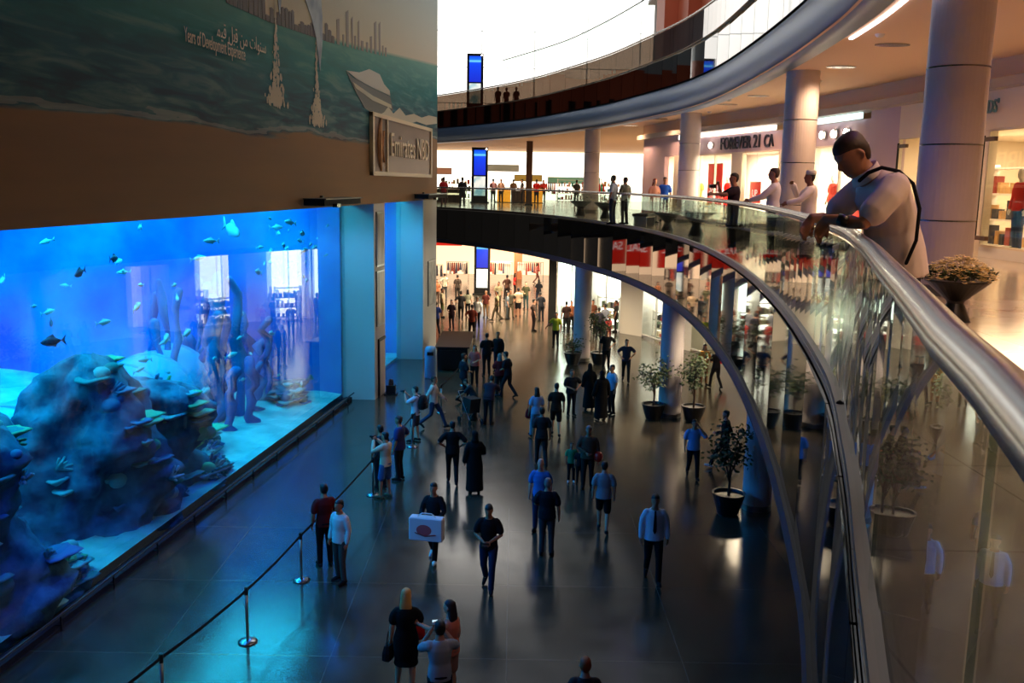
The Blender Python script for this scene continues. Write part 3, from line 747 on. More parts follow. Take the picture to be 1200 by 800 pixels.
for k, (x, y, lab) in enumerate(((6.6, 17.9, 'small round smoke detector nearest the ceiling edge'), (7.9, 25.5, 'small round smoke detector left of the nearest column'), (6.9, 31.5, 'small round smoke detector above the middle column'), (7.3, 36.6, 'small round smoke detector near the shop lettering'))):
    mb = MB(); mb.lathe([(.0001, -.06), (.05, -.06), (.08, -.03), (.09, 0), (.0001, 0)], n=16); tag(mb.build('smoke_detector', m_white, loc=(x, y, ZC)), lab, 'smoke detector')
# light slot at the slab edge
ed = [p for p in offs(E2, .62) if 12.5 < p.y < 18.5]
mb = MB(); sweep(mb, ed, [(0, ZC - .03), (0, ZC - .005), (.07, ZC - .005), (.07, ZC - .03)])
tag(mb.build('light_slot', M('white_slot', (255, 255, 255), .5, emis=(255, 240, 250), est=6)), 'thin white light slot in the ceiling along the slab edge', 'light')
# violet edge lights
for x, y in ((2.9, 6), (4.2, 11.5), (5.2, 17.5), (5.7, 27), (5.2, 36)):
    lamp('violet_edge_light', 'SPOT', (x, y, 10.6), 45, (.45, .2, 1), size=.12, angle=math.radians(140), rot=(0, math.radians(15), 0))
lamp('rail_light', 'SPOT', (2.6, 3.0, 10.6), 45, (.5, .3, 1), size=.08, angle=math.radians(80), to=(1.2, 3.2, 7.7))

# ------------------------------------------------------------------ ground floor shops (right and far)
def lit_shop(n, a, b, z1, mat, depth=2.6, mull=2):
    window(n, a, b, .12, z1, m_white, mull)
    a = V2(a); b = V2(b); t = (b - a).normalized(); nn = Vector((t.y, -t.x)); mb = MB()
    a2 = a + nn * depth; b2 = b + nn * depth
    mb.quad((a2.x, a2.y, 0.02), (b2.x, b2.y, .02), (b2.x, b2.y, z1 + .1), (a2.x, a2.y, z1 + .1))
    struct(mb.build('wall_back', mat)); mb = MB()
    f = a + nn * .1; g = b + nn * .1
    mb.quad((f.x, f.y, .02), (a2.x, a2.y, .02), (a2.x, a2.y, z1 + .1), (f.x, f.y, z1 + .1)); mb.quad((g.x, g.y, .02), (b2.x, b2.y, .02), (b2.x, b2.y, z1 + .1), (g.x, g.y, z1 + .1))
    mb.quad((f.x, f.y, z1 + .1), (g.x, g.y, z1 + .1), (b2.x, b2.y, z1 + .1), (a2.x, a2.y, z1 + .1))
    struct(mb.build('wall_side', m_white))
    return t, nn
t1 = lit_shop(6, (7.95, 47.3), (6.95, 50.2), 4.3, m_glow_f, 1.2)
t2 = lit_shop(7, (5.9, 51.35), (4.4, 52.7), 4.3, m_glow_f, .9)
t3 = lit_shop(8, (4.1, 52.9), (2.5, 53.4), 4.3, m_glow_g, .9)
t4 = lit_shop(9, (9.65, 43.8), (8.8, 45.9), 3.6, m_glow_w)
mb = MB()
for a, b in (((12.5, -6), (10.6, 41.5)), ((10.6, 41.5), (9.65, 43.8)), ((8.8, 45.9), (7.95, 47.3)), ((6.95, 50.2), (5.9, 51.35)), ((4.4, 52.7), (4.1, 52.9))): wquad(mb, a, b, 0, ZS)
for a, b, z in (((9.65, 43.8), (8.8, 45.9), 3.6), ((7.95, 47.3), (6.95, 50.2), 4.3), ((5.9, 51.35), (4.4, 52.7), 4.3), ((4.1, 52.9), (2.5, 53.4), 4.3)): wquad(mb, a, b, z, ZS)
struct(mb.build('wall_right', M('ground_wall_paint', (205, 198, 186), .6)))
mb = MB(); mb.box((2.25, 53.6, ZS / 2), (.42, .42, ZS)); struct(mb.build('trim_6', m_matt))

# goods inside the shops: shelf units with boxes and bottles (countable pieces are parts of one fitted unit)
def shelf_unit(x, y, z, rz, w, h, label, cols, rows=4, group=None, seed=1):
    random.seed(seed); s = tag(empty('shelf_unit', (x, y, z), rz), label, 'shelf', group)
    mb = MB(); mb.box((-w / 2, 0, h / 2), (.05, .4, h)); mb.box((w / 2, 0, h / 2), (.05, .4, h)); mb.build('side_panels', m_white, s)
    for k in range(rows):
        zz = .1 + (h - .2) * k / (rows - 1); mb = MB(); mb.box((0, 0, zz), (w - .06, .38, .04)); sh = mb.build('shelf', m_white, s)
        mb = MB(); mb.mi = 0
        xx = -w / 2 + .15
        while xx < w / 2 - .15:
            bw = random.uniform(.1, .22); bh = random.uniform(.15, (h - .2) / (rows - 1) * .75); mb.mi = random.randrange(len(cols)); mb.box((xx, 0, zz + .02 + bh / 2), (bw, .22, bh)); xx += bw + random.uniform(.04, .15)
        if k < rows - 1: mb.build('goods', [M('goods_%d_%d_%d' % c, c, .6) for c in cols], s)
    return s
PAL1 = [(60, 60, 70), (180, 60, 50), (200, 190, 160), (90, 110, 90)]
shelf_unit(7.95, 49.4, 0, math.radians(109), 1.6, 1.5, 'low white shelf of goods behind the ground floor window left of the pier', PAL1, seed=4)
shelf_unit(8.45, 48.0, 0, math.radians(109), .9, 2.0, 'narrow shelf of dark goods in the ground floor corner window', PAL1, seed=5)
shelf_unit(5.45, 52.45, 0, math.radians(138), 1.5, 1.9, 'shelf of goods behind the ground floor window right of the far column', PAL1, seed=6)
shelf_unit(3.4, 53.6, 0, math.radians(163), 1.2, 1.2, 'low shelf behind the greenish ground floor window', PAL1, seed=8)

# far ground floor: red sign shop, clothes, cream wall
m_gback = M('far_shop_glow', (226, 190, 160), .6, emis=(255, 214, 170), est=1.7)  # emission in the wall stands in for the shop's own lamps
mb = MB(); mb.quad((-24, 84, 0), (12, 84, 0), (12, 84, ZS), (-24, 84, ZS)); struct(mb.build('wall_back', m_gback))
mb = MB(); mb.quad((12, 84, 0), (12, 57, 0), (12, 57, ZS), (12, 84, ZS)); mb.quad((12, 57, 0), (2.9, 56.4, 0), (2.9, 56.4, ZS), (12, 57, ZS)); struct(mb.build('wall_right', m_mauve))
for x, y in ((-1, 66), (-5, 72), (3, 72), (-1, 78), (-6, 60), (.5, 57), (-3, 62), (3.5, 60), (1.8, 49.5), (-.3, 53), (4.5, 46), (7.5, 40), (8, 31)):  # unseen lamps, added and strengthened to brighten the far ground floor
    lamp('downlight', 'SPOT', (x, y, ZS - .05), 4200 if y > 50 else 1900, (1, .8, .54), size=.4, angle=math.radians(150), rot=(0, 0, 0))
def sale_banner(x, y, z, w, h, s, label, xd=(1, 0, 0)):
    b = tag(empty('sale_banner', (x, y, z)), label, 'banner'); r = math.atan2(xd[1], xd[0])
    mb = MB(); mb.box((0, 0, h / 2), (w, .04, h), r); mb.build('cloth', m_red, b)
    mb = MB(); mb.box((0, 0, h + .03), (w + .1, .07, .06), r); mb.build('top_bar', m_steel2, b)
    for sx_ in (-.4, .4):
        mb = MB(); mb.tube([(sx_ * w, 0, h), (sx_ * w, 0, ZS - z)], .012, 5); mb.build('hanging_wire', m_steel2, b)
    nn = Vector(xd).normalized().cross(Vector((0, 0, 1)))
    if s:
        o = text('lettering', s, h * .34, M('white_letters', (245, 240, 235), .5, emis=(255, 250, 240), est=.8), Vector((x, y, z + h * .42)) + nn * .04, xd, None, .01, 'CENTER', .9); o.parent = b; o.matrix_parent_inverse = Matrix.Translation(-Vector((x, y, z)))
    return b
sale_banner(-5.6, 76, 3.0, 2.9, 1.2, '', 'red banner above the clothes at the far left end of the ground floor')
for i, (x, s) in enumerate(((-10, 'SALE'), (-13.2, 'SALE'), (-16.4, 'SALE'))):
    sale_banner(x, 76, 1.4, 2.6, 2.9, s, ['tall red sale banner hidden behind the piers, first from the right', 'tall red sale banner hidden behind the piers, second from the right', 'tall red sale banner hidden behind the piers, third from the right'][i])
sale_banner(2.4, 80, 2.7, 2.4, .9, '', 'dark red awning banner above the far ground floor racks right of the screen tower')
sale_banner(9.6, 47.4, 1.4, 1.0, 1.0, '', 'small red banner in the shop window right of the middle ground column')


def garment_rail(x, y, z, w, label, seed, cols, rz=0):
    random.seed(seed); g = tag(empty('garment_rail', (x, y, z), rz), label, 'clothes rail')
    mb = MB(); mb.tube([(-w / 2, 0, 1.55), (w / 2, 0, 1.55)], .02, 6); mb.tube([(-w / 2, 0, 0), (-w / 2, 0, 1.55)], .02, 6); mb.tube([(w / 2, 0, 0), (w / 2, 0, 1.55)], .02, 6); mb.box((-w / 2, 0, .02), (.06, .6, .04)); mb.box((w / 2, 0, .02), (.06, .6, .04)); mb.build('frame', m_steel2, g)
    xx = -w / 2 + .12
    while xx < w / 2 - .1:
        h = random.uniform(.6, 1.05); c = random.choice(cols); mb = MB(); rs = []
        for t, ww, dd in ((0, .03, .1), (.05, .05, .44), (.3, .06, .4), (1, .08, .5)):
            rs.append([Vector((xx + ww * sx_, dd / 2 * sy_, 1.5 - t * h)) for sx_, sy_ in ((-1, -1), (1, -1), (1, 1), (-1, 1))])
        mb.rings(rs); mb.build('garment', M('cloth_%d_%d_%d' % c, c, .85), g); xx += .17
    return g
CC = [(220, 200, 190), (200, 60, 50), (40, 40, 50), (180, 90, 80), (230, 230, 225), (210, 120, 90), (90, 90, 120)]
for i, (x, y, w, lab) in enumerate(((-6.4, 75, 1.6, 'rail of colourful clothes beneath the red banner'), (-4.6, 78, 1.8, 'rail of pale and dark striped clothes left of the ground screen tower'), (-1.2, 78.5, 2.2, 'rail of pink and white clothes just right of the ground screen tower'),
        (1.4, 79, 2.2, 'rail of clothes under the dark red awning banner'), (3.9, 77, 1.8, 'rail of pink clothes beside the black post'))):
    garment_rail(x, y, 0, w, lab, i, CC)
mb = MB(); mb.box((0, 0, ZS / 2), (.7, .3, ZS)); struct(mb.build('trim_7', M('orange_panel', (206, 130, 90), .6), loc=(.4, 80, 0)))

# screen towers
m_scr = nodes('blue_screen')[0]; nt = m_scr.node_tree; bs = nt.nodes['Principled BSDF']
tc = N(nt, 'ShaderNodeTexCoord'); gr = N(nt, 'ShaderNodeSeparateXYZ'); nt.links.new(tc.outputs['Generated'], gr.inputs[0])
cr = N(nt, 'ShaderNodeValToRGB'); e = cr.color_ramp.elements; e[0].position = 0; e[0].color = (*lin((20, 40, 190)), 1); e[1].position = .62; e[1].color = (*lin((10, 60, 220)), 1)
for p_, c_ in ((.74, (10, 70, 225)), (.8, (110, 205, 255)), (.86, (20, 110, 240)), (1, (10, 60, 210))): k_ = e.new(p_); k_.color = (*lin(c_), 1)
nt.links.new(gr.outputs[2], cr.inputs[0]); nt.links.new(cr.outputs[0], bs.inputs['Emission Color']); bs.inputs['Emission Strength'].default_value = 1.3; bs.inputs['Base Color'].default_value = (0, 0, .02, 1)
m_scr2 = nodes('picture_screen')[0]; nt = m_scr2.node_tree; bs = nt.nodes['Principled BSDF']
tc = N(nt, 'ShaderNodeTexCoord'); nz = N(nt, 'ShaderNodeTexNoise', Scale=1.6, Detail=3); cr = N(nt, 'ShaderNodeValToRGB'); e = cr.color_ramp.elements
e[0].position = .4; e[0].color = (*lin((70, 170, 190)), 1); e[1].position = .55; e[1].color = (*lin((240, 245, 235)), 1)
nt.links.new(tc.outputs['Object'], nz.inputs['Vector']); nt.links.new(nz.outputs['Fac'], cr.inputs[0]); nt.links.new(cr.outputs[0], bs.inputs['Emission Color']); bs.inputs['Emission Strength'].default_value = .9
def totem(x, y, z, label):
    t = tag(empty('screen_tower', (x, y, z)), label, 'screen tower')
    mb = MB(); mb.box((0, 0, 1.95), (1.15, .35, 3.9)); mb.box((0, 0, .05), (1.35, .6, .1)); mb.build('housing', m_black, t)
    mb = MB(); mb.box((0, -.19, 2.85), (.82, .03, 1.75)); mb.build('upper_screen', m_scr, t)
    mb = MB(); mb.box((0, -.19, 1.2), (.8, .03, 1.35)); mb.build('lower_screen', m_scr2, t)
    mb = MB(); mb.ball((.46, -.2, 3.78), .05); mb.build('indicator_lamp', m_lampw, t)
    return t
totem(-2.25, 68.3, 0, 'black tower with blue and picture screens standing on the ground floor')
totem(-2.5, 68.3, ZG, 'black tower with blue and picture screens on the middle gallery')
totem(-2.9, 68.3, ZU, 'black tower with blue screen on the topmost gallery')

# ------------------------------------------------------------------ far end of the middle gallery
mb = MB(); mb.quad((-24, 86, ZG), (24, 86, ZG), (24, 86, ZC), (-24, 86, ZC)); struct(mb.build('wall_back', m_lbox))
mb = MB(); mb.quad((24, 86, ZG), (12, 48, ZG), (12, 48, ZC), (24, 86, ZC)); struct(mb.build('wall_right', m_glow_w))
for x, w, z, c, lab in ((-1.2, 3.0, 9.35, (170, 190, 200), 'pale grey shop sign panel high on the far bright shops'), (5.3, 4.6, 8.35, (120, 190, 180), 'teal shop sign band at the far bright shops'), (-6.6, 1.8, 9.0, (190, 150, 140), 'small rose sign panel at the left end of the far bright shops'), (1.2, 2.4, 8.5, (200, 190, 110), 'yellow sign panel over the far bright shops')):
    r = tag(empty('sign_panel', (x, 85.93, z)), lab, 'sign'); mb = MB(); mb.box((0, 0, 0), (w, .15, .5)); mb.build('panel', M('sp_%d' % int(x * 10 + 100), c, .5), r); mb = MB(); mb.box((0, .06, 0), (w + .1, .1, .6)); mb.build('frame', m_steel2, r)
mb = MB(); mb.box((0, 0, 2.1), (.42, .42, 4.2)); p = tag(mb.build('square_post', m_wood, loc=(.95, 64, ZG)), 'dark brown square post in front of the far bright shops', 'post')
mb = MB(); mb.box((0, 0, .05), (.55, .55, .1)); mb.build('base', m_black, p)
# amber kiosk
k = tag(empty('kiosk_counter', (.3, 72, ZG)), 'amber glowing kiosk counter on the middle gallery', 'counter')
mb = MB(); mb.box((-1.1, 0, .55), (1.0, .6, 1.0)); mb.box((1.15, 0, .55), (1.3, .6, 1.0)); mb.build('glowing_front', M('amber_glow', (255, 170, 60), .4, emis=(255, 160, 40), est=1.1), k)
mb = MB(); mb.box((0, 0, .45), (1.1, .5, .9)); mb.build('dark_panel', m_wood, k); mb = MB(); mb.box((0, 0, 1.1), (3.8, .8, .08)); mb.build('counter_top', m_wood, k); mb = MB(); mb.box((0, 0, .03), (3.7, .55, .06)); mb.build('plinth', m_black, k)
k = tag(empty('service_desk', (-5.2, 70, ZG)), 'low dark desk with lit edge left of the gallery screen tower', 'desk')
mb = MB(); mb.box((0, 0, .45), (2.4, .6, .9)); mb.build('body', m_wood, k); mb = MB(); mb.box((0, 0, .94), (2.6, .8, .07)); mb.build('top', m_cream, k); mb = MB(); mb.box((0, -.32, .6), (2.3, .03, .12)); mb.build('light_strip', m_glow_w, k)
shelf_unit(-5.0, 84.5, ZG, 0, 2.4, 2.0, 'white display shelf at the left end of the far bright shops', PAL1, seed=14)
shelf_unit(5.2, 84.5, ZG, 0, 2.8, 1.9, 'white display shelf right of the brown post in the far bright shops', [(200, 40, 40), (240, 220, 200), (60, 150, 140)], seed=15)
shelf_unit(8.6, 84.5, ZG, 0, 2.0, 2.0, 'white display shelf between the far columns on the middle gallery', [(200, 150, 60), (240, 220, 200), (90, 150, 180)], seed=16)
garment_rail(2.6, 82, ZG, 2.0, 'clothes rail with red garments behind the brown post', 22, [(200, 40, 50), (230, 220, 210), (60, 60, 70)])
garment_rail(6.6, 80, ZG, 2.0, 'clothes rail in front of the teal sign band', 23, [(40, 160, 120), (230, 220, 210), (200, 60, 60)])

# ------------------------------------------------------------------ upper atrium: skylight, bright end, facades
m_skyl = M('skylight_panel', (255, 255, 255), .5, emis=(255, 252, 246), est=1.55)
mb = MB(); mb.quad((-40, 90, 31), (44, 90, 31), (44, 112, 31), (-40, 112, 31)); struct(mb.build('ceiling', m_skyl))
mb = MB(); mb.quad((-40, 30, 31), (44, 30, 31), (44, 90, 31), (-40, 90, 31)); struct(mb.build('ceiling', M('grey_ceiling', (120, 120, 122), .8)))
mb = MB(); mb.quad((-40, 112, 12.9), (44, 112, 12.9), (44, 112, 31), (-40, 112, 31)); struct(mb.build('window_11', m_skyl))
mb = MB(); mb.quad((-24, 95, 12.9), (44, 95, 12.9), (44, 112, 12.9), (-24, 112, 12.9)); struct(mb.build('floor', m_gfloor))
mb = MB()
for x in range(-22, 34, 6): mb.tube([(x, 111.5, 13), (x, 111.5, 30.6), (x, 90, 30.6)], .1, 6)
for z in (17, 21, 25, 29): mb.tube([(-26, 111.4, z), (34, 111.4, z)], .06, 6)
tag(mb.build('roof_frame', M('pale_steel', (222, 232, 236), .5)), 'white steel lattice in front of the bright glazed end wall', 'window frame')
# stepped blocks right of the upper gallery, standing in for shop fronts mirrored in glass
st = tag(empty('stepped_facade', (9, 34, ZU)), 'stepped white and orange blocks standing in for mirrored shop fronts on the topmost gallery', 'facade')
m_or = M('terracotta_panel', (206, 104, 70), .6); m_wb = M('white_blue_panel', (200, 214, 222), .6)
mbo = MB(); mbw = MB(); mbg = MB()
for i in range(9):
    y = 30 + i * 3.0; x = 11.6 - .005 * (y - 28) ** 2
    mbo.box((x - 9 + 0, y - 34, 1.5 + .22 * i), (.8, 2.95, 3.0 + .44 * i)); mbw.box((x - 9 + .2, y - 34, 3.2 + .44 * i + 3), (.8, 2.95, 6)); mbg.box((x - 9 - .42, y - 34, .9), (.06, .8, 1.8))
mbo.build('terracotta_blocks', m_or, st); mbw.build('white_blocks', m_wb, st); mbg.build('dark_openings', m_matt, st)
st = tag(empty('stepped_facade', (-25.5, 80, ZU)), 'tall terracotta and white facade at the far left of the topmost gallery', 'facade')
mbo = MB(); mbw = MB(); mbg = MB()
for i in range(10):
    x = i * 2.4 - 6
    mbo.box((x, 0, 1.6 + .12 * i), (2.3, .8, 3.2 + .24 * i)); mbw.box((x, .2, 3.2 + .24 * i + 3), (2.3, .8, 6)); mbg.box((x, -.42, 1.3), (1.0, .06, 2.2))
mbo.build('terracotta_blocks', m_or, st); mbw.build('white_blocks', m_wb, st); mbg.build('dark_openings', m_matt, st)
for x, y, lab in ((9.6, 66, 'white round column on the topmost gallery behind the brown tinted glass'),):
    c = tag(empty('column', (x, y, ZU)), lab, 'column'); mb = MB(); mb.lathe([(.45, 0), (.45, 9), (.6, 9.3), (.6, 9.6)], n=24); mb.build('shaft', m_white, c); mb = MB(); mb.lathe([(.5, 0), (.5, .2), (.46, .22), (.45, 0)], n=24); mb.build('base_ring', m_steel2, c)
# hedge planters and parapet on the topmost gallery beyond the screens
pl = tag(empty('planter_box', (1, 90, ZU)), 'long dark planter with low hedge on the topmost gallery', 'planter')
mb = MB(); mb.box((0, 0, .4), (14, .8, .8)); mb.build('trough', m_matt, pl)
random.seed(5); mb = MB()
for _ in range(900):
    p = Vector((random.uniform(-6.9, 6.9), random.uniform(-.4, .4), random.uniform(.8, 1.5))); a = Vector((random.uniform(-1, 1), random.uniform(-1, 1), random.uniform(-1, 1))).normalized() * .14; b_ = a.orthogonal().normalized() * .07
    mb.quad(p - a, p + b_, p + a, p - b_)
m_leaf = noisy('dark_leaf', (30, 44, 26), (66, 84, 40), 5, .6); mb.build('foliage', m_leaf, pl)


def palm(x, y, z, h, label, r=1.6, nf=18):
    p = tag(empty('palm_tree', (x, y, z)), label, 'palm'); random.seed(9)
    mb = MB(); mb.lathe([(.5, 0), (.6, .7), (.5, .75), (.01, .7)], n=16); mb.build('pot', m_matt, p)
    mb = MB(); mb.tube([(0, 0, .6), (.05, 0, h * .5), (0, 0, h)], [.18, .13, .12], 10); mb.build('trunk', m_wood, p, True)
    mb = MB()
    for i in range(nf):
        a = 2 * PI * i / nf + random.uniform(-.1, .1); el = random.uniform(-.1, 1.0); prev = None
        pts = []
        for k in range(9):
            t = k / 8; rr = r * t * math.cos(el * .6); zz = h + r * (math.sin(el) * t - .75 * t * t)
            pts.append(Vector((rr * math.cos(a), rr * math.sin(a), zz)))
        mb.tube(pts, [.02] * 5 + [.014] * 4, 4)
        side = Vector((-math.sin(a), math.cos(a), 0))
        for k in range(1, 9):
            for s in (-1, 1):
                q = pts[k]; tip = q + side * s * .38 * (1.1 - k / 10) + (pts[k] - pts[k - 1]) * 1.2 + Vector((0, 0, -.15)); w = (pts[k] - pts[k - 1]).normalized() * .035
                mb.quad(q - w, q + w, tip, tip - w * .2)
    mb.build('fronds', M('palm_frond', (96, 70, 40), .6), p)
palm(8.3, 60, 19.3, 1.5, 'palm with drooping brown fronds cut off by the top edge of the view', 2.0, 22)

# thin rail of the storey above and the ledge carrying the palm
top = crom([(-1.5, 101), (3.8, 88), (6.5, 78), (8.5, 68), (9.5, 61), (10.6, 50), (11, 42)], 1.0)
tr = tag(empty('upper_rail', (8.5, 68, 19.4)), 'thin dark rail sweeping across the bright end wall above the topmost gallery', 'rail')
mb = MB(); mb.tube([(p.x - 8.5, p.y - 68, 1.1) for p in top], .05, 6); mb.build('rail', m_matt, tr)
mb = MB(); rs = [[(p.x - 8.5 + dx_, p.y - 68, zz) for dx_, zz in ((-.01, .3), (.01, .3), (.01, 1.05), (-.01, 1.05))] for p in top]; mb.rings(rs); mb.build('glass_panel', m_glass, tr)
lamp('atrium_fill', 'AREA', (4, 49, 30.7), 2400, (.95, .97, 1), size=16, sizey=18, rot=(0, 0, 0))  # added fill below the closed ceiling, brightens facades, poster and piers

# ------------------------------------------------------------------ rope barrier
posts = [(-5.9, 10.4), (-5.14, 13.07), (-4.54, 15.45), (-4.18, 18.06), (-3.52, 23.41), (-3.0, 28.0), (-2.45, 32.4), (-1.9, 37.0)]
wh = ['outside the lower left edge', 'at the bottom left edge of the view', 'second from the bottom left', 'beside the man in the white shirt', 'behind the man in the cream jacket', 'in the middle of the row', 'beside the man walking right', 'farthest away, by the man standing sideways']
for i, (x, y) in enumerate(posts):
    p = tag(empty('barrier_post', (x, y, 0)), 'steel barrier post with black belt, ' + wh[i], 'barrier post', 'barrier posts along the aquarium')
    mb = MB(); mb.lathe([(.17, 0), (.17, .02), (.12, .045), (.04, .06), (.01, .06)], n=24); mb.build('base', m_steel, p, True)
    mb = MB(); mb.lathe([(.028, .05), (.028, .9), (.01, .9)], n=14); mb.build('pole', m_steel2, p, True)
    mb = MB(); mb.lathe([(.036, .88), (.036, 1.0), (.03, 1.02), (.001, 1.02)], n=14); mb.build('belt_head', m_black, p)
    if i < len(posts) - 1:
        q = Vector((posts[i + 1][0] - x, posts[i + 1][1] - y, 0)); pts = [q * t + Vector((0, 0, .955 - .12 * t * (1 - t))) for t in [k / 8 for k in range(9)]]
        mb = MB(); sd = Vector((q.y, -q.x, 0)).normalized() * .004; mb.rings([[p_ + sd + Vector((0, 0, .028)), p_ - sd + Vector((0, 0, .028)), p_ - sd - Vector((0, 0, .028)), p_ + sd - Vector((0, 0, .028))] for p_ in pts]); mb.build('belt', m_matt, p)

# ------------------------------------------------------------------ planters, flowers, furniture
m_petal = noisy('cream_petals', (240, 214, 150), (252, 238, 200), 9, .7); m_soil = M('soil', (40, 30, 24), .9)
def flower_bowl(x, y, z, r, label, seed, n=560):
    random.seed(seed); f = tag(empty('flower_bowl', (x, y, z)), label, 'flower bowl'); k = r / .34
    mb = MB(); mb.lathe([(.17 * k, 0), (.16 * k, .02), (.09 * k, .20 * k), (.10 * k, .23 * k), (.34 * k, .44 * k), (.345 * k, .46 * k), (.32 * k, .46 * k), (.01, .42 * k)], n=28); mb.build('bowl', m_black, f)
    mb = MB()
    for _ in range(n):
        a = random.uniform(0, 2 * PI); q = math.sqrt(random.random()) * .40 * k; hh = .45 * k + (.24 * k) * (1 - (q / (.42 * k)) ** 2) + random.uniform(-.03, .04); c = Vector((q * math.cos(a), q * math.sin(a), hh)); s_ = random.uniform(.022, .038) * max(1, k)
        for b in range(5):
            t = 2 * PI * b / 5 + a; d = Vector((math.cos(t), math.sin(t), .35)) * s_; e = Vector((-math.sin(t), math.cos(t), 0)) * s_ * .45
            mb.quad(c, c + d * .6 + e, c + d, c + d * .6 - e)
    mb.build('blossoms', m_petal, f)
    mb = MB()
    for _ in range(n // 2):
        a = random.uniform(0, 2 * PI); q = math.sqrt(random.random()) * .36 * k; c = Vector((q * math.cos(a), q * math.sin(a), .45 * k + random.uniform(0, .12 * k))); d = Vector((random.uniform(-1, 1), random.uniform(-1, 1), random.uniform(.2, 1))).normalized() * .07; e = d.orthogonal().normalized() * .02
        mb.quad(c, c + d * .5 + e, c + d, c + d * .5 - e)
    mb.build('leaves', m_leaf, f)
flower_bowl(4.9, 10.4, ZG, .34, 'black bowl of cream flowers between the leaning man and the nearest column', 1)
flower_bowl(5.4, 28.2, ZG, .5, 'black bowl of cream flowers left of the person photographing on the gallery', 2, 160)
flower_bowl(5.0, 31.0, ZG, .42, 'black bowl of cream flowers at the foot of the middle gallery column', 3, 120)
flower_bowl(3.1, 44.6, ZG, .5, 'black bowl of flowers at the distant rail beside the farthest column, left one', 4, 100)
flower_bowl(3.95, 41.3, ZG, .5, 'black bowl of flowers at the distant rail beside the farthest column, right one', 5, 100)
def shrub(x, y, h, label, seed, r=.45, leaves=420):
    random.seed(seed); p = tag(empty('potted_shrub', (x, y, 0)), label, 'potted plant')
    mb = MB(); mb.lathe([(.24, 0), (.27, .05), (.40, .5), (.42, .56), (.36, .56), (.34, .5), (.01, .48)], n=24); mb.build('pot', m_black, p)
    mb = MB(); tips = []
    mb.tube([(0, 0, .45), (.03, .02, h * .45), (0, 0, h * .62)], [.035, .03, .02], 8)
    for i in range(9):
        a = 2 * PI * i / 9 + random.random(); b0 = Vector((0, 0, h * random.uniform(.35, .6))); e = Vector((math.cos(a) * r * random.uniform(.5, .9), math.sin(a) * r * random.uniform(.5, .9), h * random.uniform(.6, .95))); mb.tube([b0, b0.lerp(e, .5) + Vector((0, 0, .05)), e], [.016, .012, .006], 5); tips += [b0.lerp(e, .6), e]
    mb.build('trunk', m_wood, p)
    mb = MB()
    for _ in range(leaves):
        c = random.choice(tips) + Vector((random.gauss(0, .14), random.gauss(0, .14), random.gauss(0, .13))); d = Vector((random.uniform(-1, 1), random.uniform(-1, 1), random.uniform(-.8, .5))).normalized() * .13; e = d.orthogonal().normalized() * .035
        mb.quad(c, c + d * .5 + e, c + d, c + d * .5 - e)
    mb.build('foliage', m_leaf, p)
shrub(4.95, 32.0, 2.3, 'leafy shrub in a black pot left of the middle ground column', 1)
shrub(6.3, 31.8, 2.4, 'leafy shrub in a black pot right of the middle ground column', 2, .5, 520)
shrub(3.95, 42.0, 2.5, 'leafy shrub in a black pot right of the far ground column', 3)
shrub(2.75, 41.9, 1.3, 'low shrub in a black pot left of the far ground column', 4, .3, 200)
shrub(5.42, 22.45, 2.3, 'leafy shrub in a black pot left of the nearest ground column', 5)
shrub(7.0, 22.35, 2.2, 'leafy shrub in a black pot right of the nearest ground column', 6)
def bench(x, y, rz, label):
    b = tag(empty('bench', (x, y, ZG), rz), label, 'bench')
    mb = MB(); mb.box((0, 0, .42), (1.5, .55, .1)); o = mb.build('seat', M('dark_leather', (34, 28, 30), .4), b); md = o.modifiers.new('b', 'BEVEL'); md.width = .02
    mb = MB(); mb.box((0, 0, .35), (1.4, .45, .05)); mb.build('frame', m_steel2, b)
    for sx in (-.62, .62): mb = MB(); mb.box((sx, 0, .17), (.06, .45, .34)); mb.build('leg', m_steel2, b)
bench(6.3, 17.3, .3, 'dark upholstered bench behind the man in the white robe')
bench(6.2, 26.2, 1.2, 'dark upholstered bench behind the man in the white shirt at the rail')
bench(4.6, 33.6, 1.2, 'dark upholstered bench by the distant rail')
ct = tag(empty('reception_counter', (-2.55, 42, 0)), 'low black counter at the end of the far pier', 'counter')
mb = MB(); mb.box((0, 0, .5), (1.3, 4.2, 1.0)); mb.build('body', m_matt, ct); mb = MB(); mb.box((0, 0, 1.03), (1.5, 4.4, .06)); mb.build('top', m_black, ct); mb = MB(); mb.box((0, -2.12, .5), (1.1, .04, .8)); mb.build('front_panel', m_black, ct)
bn = tag(empty('litter_bin', (-3.35, 38.4, 0)), 'pale blue rounded bin beside the far pier', 'bin')
mb = MB(); mb.lathe([(.24, 0), (.25, .05), (.25, 1.15), (.2, 1.3), (.01, 1.34)], n=20); mb.build('body', M('pale_blue_plastic', (120, 160, 190), .4), bn, True); mb = MB(); mb.box((0, -.24, 1.05), (.26, .04, .14)); mb.build('opening', m_matt, bn)
fl = tag(empty('floor_lamp_box', tuple(PL(35.2, -.35, 0))), 'small black floor lamp at the foot of the near pier', 'floor lamp')
mb = MB(); mb.box((0, 0, .2), (.35, .3, .32)); mb.build('housing', m_black, fl); mb = MB(); mb.tube([(0, 0, .36), (0, .1, .5)], .09, 10); mb.build('lamp_head', m_black, fl); mb = MB(); mb.box((0, 0, .02), (.5, .4, .04)); mb.build('foot', m_black, fl)
